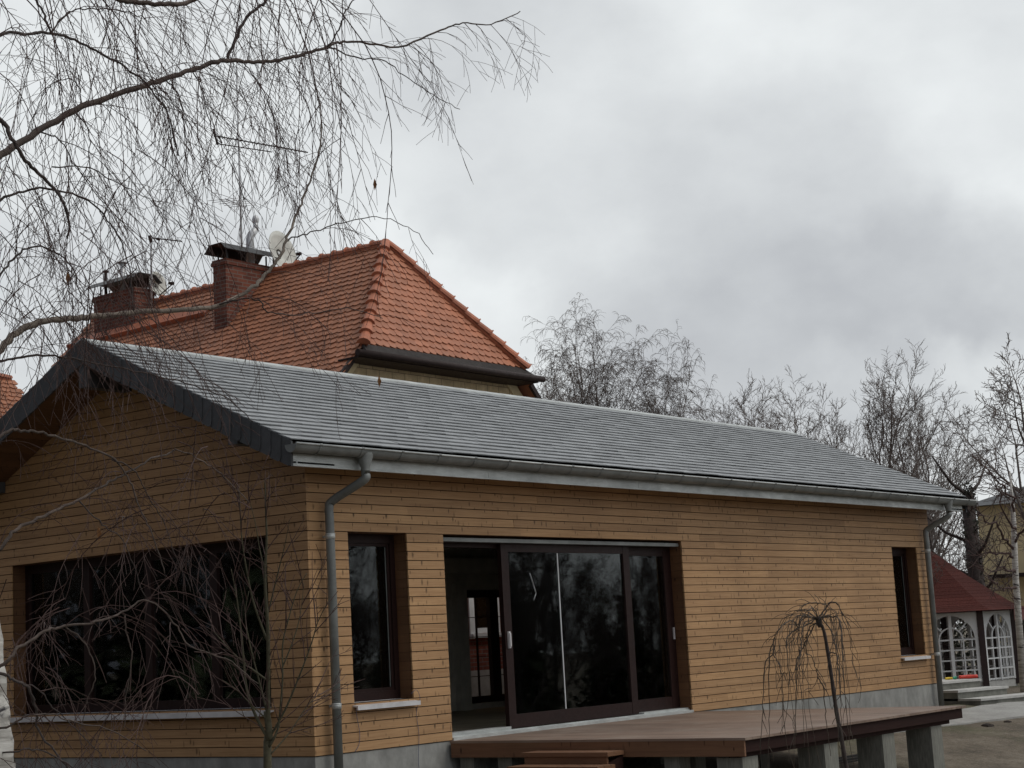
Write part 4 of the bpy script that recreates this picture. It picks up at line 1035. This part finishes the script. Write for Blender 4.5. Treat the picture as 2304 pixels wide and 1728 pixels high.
# thick ivy covered trunk
tp = at(2208, 1400, 39.6); iv = thing('ivy_trunk_tree', (tp.x, tp.y, -.5), 'thick dark ivy covered tree trunk left of the yellow house', 'tree')
rr = random.Random(30); m = MB(); topz = at(2180, 1110, 39.6).z
m.tube([(tp.x, tp.y, -.5), (tp.x-.05, tp.y, 1.5), (tp.x-.1, tp.y, topz)], [.22, .2, .14], 10)
for k in range(7):
    z = 1.5+rr.random()*(topz-1.5); a = rr.uniform(0, 6.28); p = Vector((tp.x-.05, tp.y, z)); d = Vector((math.cos(a), math.sin(a), .5)); m.tube([p, p+d*.6, p+d*1.2+Vector((0, 0, .3))], [.05, .035, .02], 5)
m.obj('trunk', M['bark'], iv); m = MB()
for k in range(26): t = k/25; leaf_cloud(m, rr, (tp.x-.1*t, tp.y, -.3+t*(topz+.4)), (.20+.06*math.sin(k*1.7), .22, .3), 120, .05)
m.obj('ivy', M['hedge'], iv)
# pale birch trunk at right edge
bp_ = at(2288, 1400, 34); bt = thing('birch_tree', (bp_.x, bp_.y, -.5), 'pale birch trunk with low limbs in front of the yellow house', 'tree')
m = MB(); m.tube([(bp_.x, bp_.y, -.5), at(2285, 1300, 34), at(2281, 1180, 34), at(2277, 1120, 34.1), at(2272, 1060, 34.2)], [.075, .065, .055, .035, .012], 9); m.obj('trunk', M['birch'], bt)
m = MB(); rr = random.Random(31)
def rough(pts, r0, r1, n=5, j=.03, rnd=rr):
    P = smooth(pts, n); return [p+Vector((rnd.gauss(0, j), rnd.gauss(0, j), rnd.gauss(0, j)))*(0 if i == 0 else 1) for i, p in enumerate(P)], [r0+(r1-r0)*i/(len(P)-1) for i in range(len(P))]
for tr in (((2283, 1240), (2250, 1195), (2215, 1165), (2180, 1150)), ((2285, 1200), (2262, 1160), (2250, 1110)), ((2284, 1290), (2250, 1275), (2225, 1290)), ((2282, 1255), (2240, 1240), (2205, 1255)), ((2284, 1220), (2304, 1190), (2330, 1170)), ((2282, 1150), (2262, 1100), (2225, 1060)), ((2286, 1320), (2262, 1325), (2240, 1310))):
    pts, rads = rough([at(x, y, 34-.5*i) for i, (x, y) in enumerate(tr)], .03, .008); m.tube(pts, rads, 5, cap=False)
    for i in range(2, len(pts), 2):
        for k in range(3):
            d = rot_rand((pts[i]-pts[i-1]).normalized(), rr.uniform(.5, 1.1), rr); l_ = rr.uniform(.3, .8); q = pts[i]+d*l_*.5+Vector((0, 0, rr.uniform(-.05, .1))); e = q+rot_rand(d, .4, rr)*l_*.5
            m.tube([pts[i], q, e], [.008, .006, .004], 3, cap=False)
            m.tube([q, q+rot_rand(d, .8, rr)*l_*.4], [.008, .005], 3, cap=False)
m.obj('crown', M['twig'], bt)
# trees standing in the rest of the garden (most show in the window panes)
def evergreen(x, y, H, r, seed):
    rr = random.Random(seed); m = MB()
    for k in range(11):
        t = k/10; rad = r*(1-t*.85)*(1+.15*math.sin(k*2.3)); leaf_cloud(m, rr, (0, 0, .6+t*(H-.9)), (rad, rad, H/9), int(150*(1-t*.6)), .30)
    o = thing('evergreen_tree', (x, y, gz(x, y)), 'dense dark evergreen tree out of view, for pane reflections and added gable shade', 'tree', 'evergreens across the garden')
    T = MB(); T.tube([(0, 0, -.1), (0, 0, H*.8)], [.16, .03], 7); T.obj('trunk', M['bark']).parent = o
    c = m.obj('crown', M['evergreen']); c.parent = o; return o
ev = evergreen(30, -22, 6.2, 2.3, 40)
def copy_tree(o, loc, s, rz):
    r = o.copy(); COL.objects.link(r); r.location = loc; r.scale = (s, s, s*random.Random(int(loc[0]*7)).uniform(.85, 1.1)); r.rotation_euler.z = rz
    for ch in o.children: c = ch.copy(); COL.objects.link(c); c.parent = r
    return r
rr = random.Random(41)
for i in range(22): x = 14+i*2.3; y = -30+i*.45+rr.uniform(-1, 1); copy_tree(ev, (x, y, gz(x, y)), rr.uniform(.55, .85), rr.uniform(0, 6))
for i in range(7): t_ = i/6; x = -24+t_*13+rr.uniform(-.6, .6); y = 17+t_*16+rr.uniform(-1, 1); copy_tree(ev, (x, y, gz(x, y)), rr.uniform(1.0, 1.35), rr.uniform(0, 6))
for i in range(12): x = -13-(i % 3)*2.5+rr.uniform(-.6, .6); y = -2+i*1.7; copy_tree(ev, (x, y, gz(x, y)), rr.uniform(1.1, 1.5), rr.uniform(0, 6))  # unseen evergreens added to block side light and darken the gable
b1 = bare_tree('garden_tree', (19, -28, -1.8), 8.5, 'bare garden tree standing across the lawn, mirrored in the panes', 50, .15, .6, 12, fork=.08, dens=1.05, twr=.010, group='bare trees across the garden')
for i in range(26): x = 17+(i//2)*3.1+rr.uniform(-1, 1); y = -22-(i % 2)*4+(i//2)*.4+rr.uniform(-1, 1); copy_tree(b1, (x, y, gz(x, y)), rr.uniform(.6, .95), rr.uniform(0, 6))
for i in range(14): t_ = i/13; x = -25+t_*15+rr.uniform(-1, 1)+(i % 2)*2; y = 15+t_*16+(i % 2)*2; copy_tree(b1, (x, y, gz(x, y)), rr.uniform(.75, 1.0), rr.uniform(0, 6))

# ================================================================== FOREGROUND BIRCH
FB = 5.2
tb0 = at(-82, 1728, 4.75)
fb = thing('birch_tree', (tb0.x, tb0.y, gz(tb0.x, tb0.y)), 'white barked weeping birch in the left foreground with long hanging twigs over the picture', 'tree')
rt = random.Random(60)
tx = [(-86, 2300), (-84, 1900), (-80, 1728), (-88, 1600), (-97, 1450), (-108, 1280), (-120, 1000), (-135, 700), (-150, 350), (-165, 0), (-175, -400)]
pts = [at(x, y, 4.75) for x, y in tx]; pts[0] = Vector((pts[1].x, pts[1].y, gz(pts[1].x, pts[1].y)-.1))
sp = smooth(pts, 6); n_ = len(sp); m = MB(); m.tube(sp, [.150+(.085-.150)*i/(n_-1)+.003*math.sin(i*1.9) for i in range(n_)], 20)
m.obj('trunk', M['birch'], fb)
LIMBS = [   # name, [(x,y,d)...], r0, r1, material
 ([(-130, 480, 4.8), (-60, 395, 4.9), (0, 350, 5.0), (100, 287, 5.15), (185, 240, 5.25), (300, 200, 5.4), (370, 178, 5.5), (440, 155, 5.6), (510, 136, 5.7), (560, 139, 5.75), (620, 137, 5.8), (680, 122, 5.85), (735, 106, 5.9), (755, 97, 5.95), (800, 93, 6.0), (896, 104, 6.1), (990, 68, 6.2), (1042, 52, 6.25), (1104, 54, 6.3), (1172, 25, 6.35)], .019, .0022, 'limb'),
 ([(510, 136, 5.7), (530, 90, 5.72), (555, 40, 5.75), (600, 2, 5.8), (650, -50, 5.9)], .0095, .006, 'bark'),
 ([(735, 106, 5.9), (765, 60, 5.92), (775, 30, 5.95), (800, -5, 6.0)], .005, .003, 'bark'),
 ([(735, 106, 5.9), (800, 130, 6.0), (860, 135, 6.1), (905, 165, 6.15), (960, 205, 6.2), (1035, 246, 6.2)], .005, .0016, 'bark'),
 ([(-140, 300, 4.8), (-20, 95, 4.8), (60, 78, 4.9), (115, 75, 5.0), (180, 95, 5.1), (260, 140, 5.2), (330, 190, 5.35), (380, 260, 5.4), (400, 350, 5.4)], .010, .003, 'bark'),
 ([(115, 75, 5.0), (100, 35, 5.0), (75, -10, 5.0)], .006, .005, 'bark'),
 ([(115, 75, 5.0), (145, 35, 5.05), (190, 20, 5.1), (280, 25, 5.2), (330, 45, 5.25)], .005, .002, 'bark'),
 ([(150, -150, 5.2), (250, -12, 5.3), (300, 3, 5.35), (370, 10, 5.4), (430, 2, 5.5), (480, -20, 5.5), (560, -60, 5.6)], .014, .009, 'limb'),
 ([(-120, 180, 4.6), (0, 268, 4.7), (30, 320, 4.7), (70, 375, 4.75), (110, 412, 4.8), (140, 450, 4.8), (155, 490, 4.8), (152, 540, 4.8)], .0125, .004, 'bark'),
 ([(-110, 520, 4.7), (0, 450, 4.8), (60, 430, 4.85), (120, 425, 4.9), (200, 455, 5.0), (260, 520, 5.05), (290, 600, 5.1), (300, 700, 5.1)], .008, .002, 'bark'),
 ([(-120, 950, 4.8), (-60, 855, 4.9), (0, 785, 5.0), (60, 734, 5.1), (146, 717, 5.2), (219, 713, 5.3), (300, 702, 5.4), (400, 698, 5.5), (490, 687, 5.6), (562, 651, 5.7), (600, 615, 5.8), (632, 572, 5.85), (650, 525, 5.9), (677, 458, 6.0), (700, 400, 6.05), (718, 340, 6.1), (722, 260, 6.15), (712, 200, 6.2)], .019, .0025, 'limbpale'),
 ([(490, 687, 5.6), (540, 672, 5.6), (580, 676, 5.6), (610, 705, 5.6), (690, 706, 5.7), (780, 695, 5.75), (860, 715, 5.8)], .0055, .0015, 'bark'),
 ([(645, 540, 5.9), (700, 524, 5.95), (770, 502, 6.0), (850, 488, 6.1), (930, 520, 6.1), (975, 573, 6.1)], .0048, .0014, 'bark'),
 ([(-110, 900, 4.8), (-20, 825, 4.9), (40, 805, 5.0), (110, 800, 5.1), (195, 814, 5.2), (303, 835, 5.3), (400, 858, 5.4), (500, 890, 5.5), (570, 950, 5.5)], .008, .0018, 'bark'),
 ([(-110, 1080, 4.7), (0, 981, 4.8), (47, 969, 4.85), (95, 975, 4.9), (190, 1004, 5.0), (253, 1032, 5.05), (285, 1073, 5.1), (316, 1143, 5.1), (342, 1200, 5.1), (372, 1290, 5.1)], .0095, .002, 'limb'),
 ([(-110, 1310, 4.7), (0, 1228, 4.75), (40, 1190, 4.8), (110, 1155, 4.9), (177, 1124, 5.0), (237, 1089, 5.1), (285, 1064, 5.15), (332, 1038, 5.2), (380, 1020, 5.3), (400, 1012, 5.3), (449, 1035, 5.35), (506, 1073, 5.4), (560, 1130, 5.4)], .010, .0018, 'limb'),
 ([(177, 1124, 5.0), (230, 1180, 5.0), (270, 1210, 5.05), (300, 1270, 5.1), (330, 1350, 5.1)], .004, .0014, 'bark'),
 ([(253, 1032, 5.05), (300, 1058, 5.1), (330, 1110, 5.15), (370, 1180, 5.2), (400, 1260, 5.2), (430, 1330, 5.2)], .004, .0014, 'bark'),
 ([(-100, 1560, 4.7), (0, 1500, 4.7), (35, 1465, 4.72), (100, 1420, 4.8), (145, 1408, 4.85), (215, 1398, 4.9), (275, 1378, 5.0), (330, 1350, 5.05), (390, 1400, 5.1), (430, 1455, 5.1), (520, 1490, 5.2), (580, 1540, 5.2)], .0095, .0018, 'limb'),
 ([(275, 1378, 5.0), (290, 1440, 5.0), (296, 1490, 5.0), (285, 1560, 5.0), (280, 1640, 5.0)], .004, .0016, 'limb'),
 ([(145, 1408, 4.85), (200, 1460, 4.9), (213, 1530, 4.9), (195, 1580, 4.9), (180, 1650, 4.9)], .004, .0015, 'limb'),
 ([(-60, 1500, 4.7), (8, 1515, 4.7), (30, 1531, 4.7), (60, 1545, 4.72), (80, 1590, 4.75), (85, 1640, 4.8), (130, 1700, 4.8), (170, 1760, 4.8)], .009, .003, 'bark'),
 ([(40, 1531, 4.72), (90, 1555, 4.75), (120, 1590, 4.8), (170, 1640, 4.85), (230, 1700, 4.9)], .004, .0016, 'bark'),
 ([(-60, 1660, 4.7), (25, 1630, 4.7), (60, 1611, 4.7), (110, 1606, 4.75), (170, 1625, 4.8), (250, 1645, 4.85), (330, 1690, 4.9)], .006, .0018, 'limb'),
 ([(-60, 1700, 4.7), (30, 1690, 4.7), (80, 1687, 4.75), (140, 1710, 4.8), (190, 1750, 4.8)], .005, .002, 'bark'),
 ([(370, 178, 5.5), (402, 215, 5.5), (415, 290, 5.5), (421, 380, 5.5), (440, 450, 5.5), (470, 560, 5.5)], .0048, .0012, 'bark'),
 ([(340, 190, 5.45), (372, 240, 5.4), (386, 330, 5.4), (391, 440, 5.4)], .0042, .0012, 'bark'),
 ([(430, 160, 5.6), (455, 200, 5.7), (475, 290, 5.7), (520, 370, 5.7), (560, 480, 5.8)], .0040, .0012, 'bark'),
 ([(170, 252, 5.2), (198, 295, 5.1), (204, 380, 5.1), (212, 460, 5.1)], .0042, .0012, 'bark'),
 ([(95, 298, 5.1), (140, 320, 5.1), (180, 390, 5.15), (240, 460, 5.2), (310, 540, 5.25)], .0045, .0012, 'bark'),
 ([(182, 242, 5.25), (177, 195, 5.3), (150, 178, 5.3), (110, 195, 5.3), (85, 240, 5.3), (70, 300, 5.3)], .0040, .0010, 'bark'),
 ([(540, 138, 5.7), (565, 160, 5.7), (600, 230, 5.75), (640, 330, 5.8), (650, 420, 5.8)], .0036, .0010, 'bark'),
 ([(620, 137, 5.8), (660, 170, 5.8), (690, 230, 5.85), (705, 310, 5.9)], .0036, .0010, 'bark'),
 ([(120, 378, 4.85), (200, 378, 5.0), (260, 410, 5.05), (320, 440, 5.1), (400, 500, 5.2), (440, 580, 5.2)], .0038, .0010, 'bark'),
 ([(-120, 750, 4.7), (-20, 640, 4.8), (20, 590, 4.85), (60, 560, 4.9), (110, 560, 5.0), (160, 600, 5.0), (185, 680, 5.0), (190, 780, 5.0)], .007, .0018, 'bark'),
]
tw = MB(); ntw = 0
def strand(p, d, ln, r, rnd, level=0, bud=True):
    """a hanging twig: leaves its limb outward, then droops under its own weight"""
    global ntw; ntw += 1
    seg = .05 if level == 0 else .03; n = max(3, int(ln/seg)); pts = [p.copy()]; q = p.copy(); dd = d.copy()
    g_ = (.22+rnd.random()*.16) if level == 0 else .17
    bend = Vector((rnd.gauss(0, .035), rnd.gauss(0, .035), 0))
    for i in range(n):
        s_ = 1 if i % 2 else -1
        dd = (dd+bend+Vector((rnd.gauss(0, .06)+.03*s_, rnd.gauss(0, .06)-.03*s_, -g_*(1-max(0, -dd.z)*.6)+rnd.gauss(0, .03)))).normalized()
        q = q+dd*seg; pts.append(q.copy())
    r1 = .00075; tw.tube(pts, [max(r1, r*(1-.72*i/n)) for i in range(n+1)], 3, cap=False)
    if level >= 2: return
    for i in range(1, n):
        if rnd.random() < (.85 if level == 0 else .55):
            tan = (pts[i+1]-pts[i]).normalized(); nd_ = rot_rand(tan, rnd.uniform(.45, .95), rnd)
            if nd_.z > .3: nd_.z *= .3; nd_.normalize()
            if level == 0:
                l_ = rnd.uniform(.03, .09) if rnd.random() < .74 else rnd.uniform(.1, .32)*(1-.4*i/n)
            else: l_ = rnd.uniform(.02, .06)
            strand(pts[i], nd_, l_, r*.58, rnd, level+1 if l_ > .1 else 2)
rt = random.Random(77); OUT = (RT0*.75+FW*.1).normalized()
def sprout(path, per_m, lnr, rr_, start=.12, lim=None, upf=.2):
    P = smooth(path, 4); acc = 0
    tot = sum((P[i+1]-P[i]).length for i in range(len(P)-1)); s_ = 0
    for i in range(len(P)-1):
        sl_ = (P[i+1]-P[i]).length; s_ += sl_; 
        if s_/tot < start: continue
        acc += sl_*per_m
        while acc > 0:
            if rt.random() > acc: acc = 0; break
            acc -= 1; tan = (P[i+1]-P[i]).normalized(); p = P[i].lerp(P[i+1], rt.random())
            d = rot_rand(tan, rt.uniform(.5, 1.2), rt); tt = s_/tot; d = (d+OUT*.35*(1-tt)+Vector((0, 0, upf*rt.random()))).normalized()
            strand(p, d, rt.uniform(*lnr)*1.2*(1-.80*tt), rr_*rt.uniform(.6, 1.15), rt)
dens = [15, 13, 12, 7, 15, 13, 13, 22, 10, 13, 7, 7, 7, 7, 9, 8, 7, 7, 10, 8, 8, 9, 8, 9, 9]+[13]*9+[12]
lens = [(.35, 1.15), (.3, .9), (.15, .4), (.10, .3), (.35, 1.1), (.4, 1.1), (.3, 1.0), (.5, 1.4), (.3, .9), (.3, .9), (.25, .75), (.2, .6), (.15, .45), (.25, .7), (.2, .7), (.2, .7), (.2, .5), (.2, .5), (.2, .65), (.2, .5), (.2, .5), (.2, .6), (.2, .5), (.2, .5), (.2, .5)]+[(.2, .75)]*9+[(.3, .8)]
for k, (tr, r0, r1, mt_) in enumerate(LIMBS):
    P = [at(x, y, d) for x, y, d in tr]; sp = smooth(P, 6); n_ = len(sp)
    sp = [p+Vector((rt.gauss(0, .0022), rt.gauss(0, .0022), rt.gauss(0, .0022))) for p in sp]
    f_ = .70 if k in (0, 10) else .58; r1 = max(r1*.8, .0009)
    rad = [(r0*f_+(r1-r0*f_)*(i/(n_-1))**.75)*rt.uniform(.93, 1.1) for i in range(n_)]
    m = MB(); m.tube(sp, rad, 9 if r0 > .006 else 6)
    m.obj('limb', M[mt_], fb)
    sprout(P, dens[k]*(1.7 if k < 10 or k > 23 else 1.45), lens[k], .00155, .22 if k in (0, 10) else .12)
# more hanging sprays from limbs above the frame
for k in range(46):
    x = rt.uniform(-40, 800)**1.0; y = rt.uniform(-160, -5) if k < 50 else rt.uniform(20, 420)
    if k >= 50: x = rt.uniform(-60, 230)
    strand(at(x, y, rt.uniform(4.6, 6.4)), (OUT*rt.uniform(-.1, .5)+Vector((rt.gauss(0, .3), rt.gauss(0, .3), -.4))).normalized(), rt.uniform(.5, 1.1), .0021, rt)
for k in range(55):
    x = rt.uniform(-50, 330); y = rt.uniform(330, 760)
    strand(at(x, y, rt.uniform(4.7, 5.8)), (OUT*rt.uniform(-.2, .5)+Vector((rt.gauss(0, .3), rt.gauss(0, .3), -.2))).normalized(), rt.uniform(.3, .8), .0018, rt)
for k in range(38):      # loose tangle low on the left
    x = rt.uniform(-40, 540); y = rt.uniform(950, 1600)
    strand(at(x, y, rt.uniform(4.7, 5.8)), Vector((rt.gauss(0, 1), rt.gauss(0, 1), rt.uniform(-.5, .7))).normalized(), rt.uniform(.25, .7), .0019, rt)
tag(tw.obj('twigs', M['twig'], fb), kind='stuff')
# a few dead leaves caught in the twigs
for (x, y, d, lx) in ((853, 858, 6, 'on the roof side'), (843, 415, 6, ''), (152, 626, 5.2, ''), (222, 1200, 5, '')):
    c = at(x, y, d); m = MB(); a = Vector((.1, .1, -1)).normalized(); b = RT0
    m.poly([c-a*.022, c+b*.008+FW*.004, c+a*.022, c-b*.006]); m.poly([c+a*.022, c+b*.008+FW*.004, c+b*.004+FW*.01, c-a*.01]); m.obj('dead_leaf', M['soffit'], fb)

# ================================================================== YOUNG TREE IN FRONT OF THE GABLE CORNER
yd = 9.0; yb0 = at(600, 1760, yd)
yt = thing('young_tree', (yb0.x, yb0.y, gz(yb0.x, yb0.y)), 'young bare tree with green stem and upright twigs at the gable corner', 'tree')
ry = random.Random(81); m = MB(); P = [Vector((yb0.x, yb0.y, gz(yb0.x, yb0.y)-.05)), at(602, 1728, yd), at(606, 1660, yd), at(600, 1600, yd)]
m.tube(smooth(P, 4), [.024+(.018-.024)*i/12 for i in range(13)], 8); m.obj('trunk', M['barkg'], yt)
TR = [([(602, 1660), (575, 1610), (555, 1550), (548, 1480), (540, 1400), (530, 1330), (520, 1280)], .010), ([(604, 1640), (603, 1560), (604, 1480), (602, 1400), (596, 1300), (600, 1220), (598, 1150), (596, 1080)], .015),
 ([(600, 1600), (585, 1540), (560, 1440), (552, 1380), (560, 1330)], .007), ([(606, 1680), (625, 1640), (632, 1580), (636, 1520), (636, 1450), (650, 1390), (668, 1330), (690, 1290)], .008),
 ([(606, 1660), (640, 1600), (670, 1530), (700, 1450), (715, 1400), (740, 1350)], .007), ([(600, 1440), (575, 1370), (562, 1320), (545, 1220), (540, 1140), (538, 1090)], .007),
 ([(600, 1300), (585, 1240), (575, 1180), (560, 1120)], .005), ([(603, 1380), (625, 1290), (640, 1230), (652, 1170)], .005), ([(600, 1530), (560, 1500), (525, 1470), (498, 1440), (480, 1420)], .006),
 ([(636, 1500), (660, 1440), (676, 1380), (684, 1310)], .005), ([(606, 1700), (650, 1650), (690, 1590), (720, 1560)], .005), ([(602, 1620), (570, 1590), (530, 1550), (500, 1530)], .005)]
cw = MB()
def yt_branch(p, d, ln, r, lvl):
    n = max(3, int(ln/.06)); pts = [p]; q = p; dd = d
    for i in range(n): dd = (dd+Vector((ry.gauss(0, .07), ry.gauss(0, .07), ry.gauss(.03, .05)))).normalized(); q = q+dd*(ln/n); pts.append(q)
    cw.tube(pts, [max(.0014, r*(1-.7*i/n)) for i in range(n+1)], 3, cap=False)
    if lvl < 2:
        for i in range(1, n):
            if ry.random() < .34: yt_branch(pts[i], rot_rand((pts[i+1]-pts[i]).normalized(), ry.uniform(.4, .8), ry), ln*ry.uniform(.25, .5), r*.6, lvl+1)
for tr, r0 in TR:
    off = ry.uniform(-.25, .25); P = [at(x, y, yd+off*i/len(tr)) for i, (x, y) in enumerate(tr)]; sp = smooth(P, 4); n_ = len(sp)
    m = MB(); m.tube(sp, [r0*(1-.75*i/(n_-1)) for i in range(n_)], 6); m.obj('branch', M['barkg'], yt)
    for i in range(2, n_-1):
        if ry.random() < .5: yt_branch(sp[i], rot_rand((sp[i+1]-sp[i-1]).normalized(), ry.uniform(.35, .75), ry), ry.uniform(.12, .42), .0036, 0)
cw.obj('crown', M['twig'], yt)

# ================================================================== WEEPING SHRUB IN FRONT OF THE DECK
wd_ = 11.0; wb = at(1920, 1880, wd_); gzw = gz(wb.x, wb.y)
ws = thing('weeping_tree', (wb.x, wb.y, gzw), 'small grafted weeping tree with leaning stem and hanging twigs in front of the deck', 'tree')
rw = random.Random(91); m = MB(); tr = [(1925, 1800), (1905, 1728), (1893, 1660), (1882, 1600), (1872, 1530), (1863, 1470), (1855, 1425), (1848, 1405)]
P = [Vector((wb.x, wb.y, gzw-.05))]+[at(x, y, wd_) for x, y in tr]; sp = smooth(P, 4); n_ = len(sp)
m.tube(sp, [.017-.007*i/(n_-1)+.001*math.sin(i*2.1) for i in range(n_)], 9)
kn = at(1843, 1398, wd_); m.lathe([(.001, .035), (.016, .025), (.021, 0), (.016, -.025), (.008, -.04)], kn, 9); m.obj('trunk', M['bark'], ws)
cw = MB()
def weep_strand(pts, r, side=True):
    sp = smooth(pts, 5); n_ = len(sp); sp = [p+Vector((rw.gauss(0, .0025), rw.gauss(0, .0025), rw.gauss(0, .0025))) for p in sp]
    cw.tube(sp, [max(.0016, r*(1-.7*i/(n_-1))) for i in range(n_)], 4, cap=False)
    if side:
        for i in range(3, n_-1):
            if rw.random() < .2:
                d = rot_rand((sp[i]-sp[i-1]).normalized(), rw.uniform(.4, .9), rw); q = sp[i]; pp_2 = [q]
                for k in range(rw.randint(2, 5)): d = (d+Vector((rw.gauss(0, .2), rw.gauss(0, .2), -.3))).normalized(); q = q+d*.035; pp_2.append(q)
                cw.tube(pp_2, [.0026-.0003*j for j in range(len(pp_2))], 3, cap=False)
TRW = [[(1830, 1398), (1800, 1412), (1785, 1398), (1768, 1400), (1754, 1415), (1742, 1440), (1740, 1472), (1750, 1490), (1760, 1520), (1762, 1580), (1766, 1650), (1785, 1728)],
 [(1740, 1472), (1722, 1490), (1718, 1530), (1716, 1600), (1710, 1690), (1706, 1728)], [(1835, 1395), (1812, 1400), (1804, 1430), (1803, 1470), (1795, 1490), (1792, 1560), (1790, 1640), (1786, 1728)],
 [(1840, 1400), (1822, 1412), (1814, 1440), (1815, 1470), (1825, 1475), (1835, 1505), (1840, 1525), (1830, 1545), (1820, 1556)], [(1840, 1525), (1852, 1545), (1856, 1590), (1862, 1640), (1870, 1700)],
 [(1845, 1385), (1860, 1366), (1850, 1358), (1830, 1356), (1810, 1362), (1800, 1385), (1796, 1420)], [(1860, 1366), (1868, 1356), (1885, 1358), (1895, 1390), (1910, 1420), (1916, 1460), (1922, 1500), (1938, 1550)],
 [(1850, 1390), (1880, 1388), (1890, 1400), (1894, 1440), (1898, 1520), (1905, 1600), (1910, 1660), (1922, 1728)], [(1800, 1412), (1780, 1425), (1770, 1440), (1772, 1480), (1775, 1540), (1770, 1600), (1764, 1640)],
 [(1866, 1470), (1875, 1468), (1885, 1480), (1890, 1540), (1892, 1600), (1896, 1680)], [(1835, 1402), (1816, 1440), (1800, 1470), (1790, 1500), (1791, 1580), (1784, 1700)],
 [(1850, 1392), (1870, 1420), (1880, 1450), (1884, 1500), (1880, 1570), (1884, 1640), (1890, 1720)], [(1742, 1440), (1732, 1470), (1730, 1540), (1731, 1640), (1729, 1728)]]
for tr in TRW:
    o_ = rw.uniform(-.3, .3); weep_strand([at(x, y, wd_+o_*min(1, i/4)) for i, (x, y) in enumerate(tr)], .0048)
for k in range(18):
    a = rw.uniform(0, 2*math.pi); rad = rw.uniform(.08, .30)*(1 if math.cos(a) < 0 else .7); c = at(1845, 1395, wd_)
    h = rw.uniform(.02, .09); ln = rw.uniform(.2, 1.0) if k % 3 else rw.uniform(.15, .4); dx = RT0*math.cos(a)*rad+Vector((FW.x, FW.y, 0)).normalized()*math.sin(a)*rad
    weep_strand([c, c+dx*.5+Vector((0, 0, h)), c+dx*.9+Vector((0, 0, h*.5)), c+dx*1.1+Vector((0, 0, -.12)), c+dx*1.15+Vector((rw.gauss(0, .02), 0, -.12-ln*.5)), c+dx*1.18+Vector((rw.gauss(0, .03), 0, -.12-ln))], rw.uniform(.0022, .0036))
cw.obj('crown', M['weep'], ws)
print('twigs', ntw, 'polys', sum(len(o.data.polygons) for o in bpy.data.objects if o.type == 'MESH'))
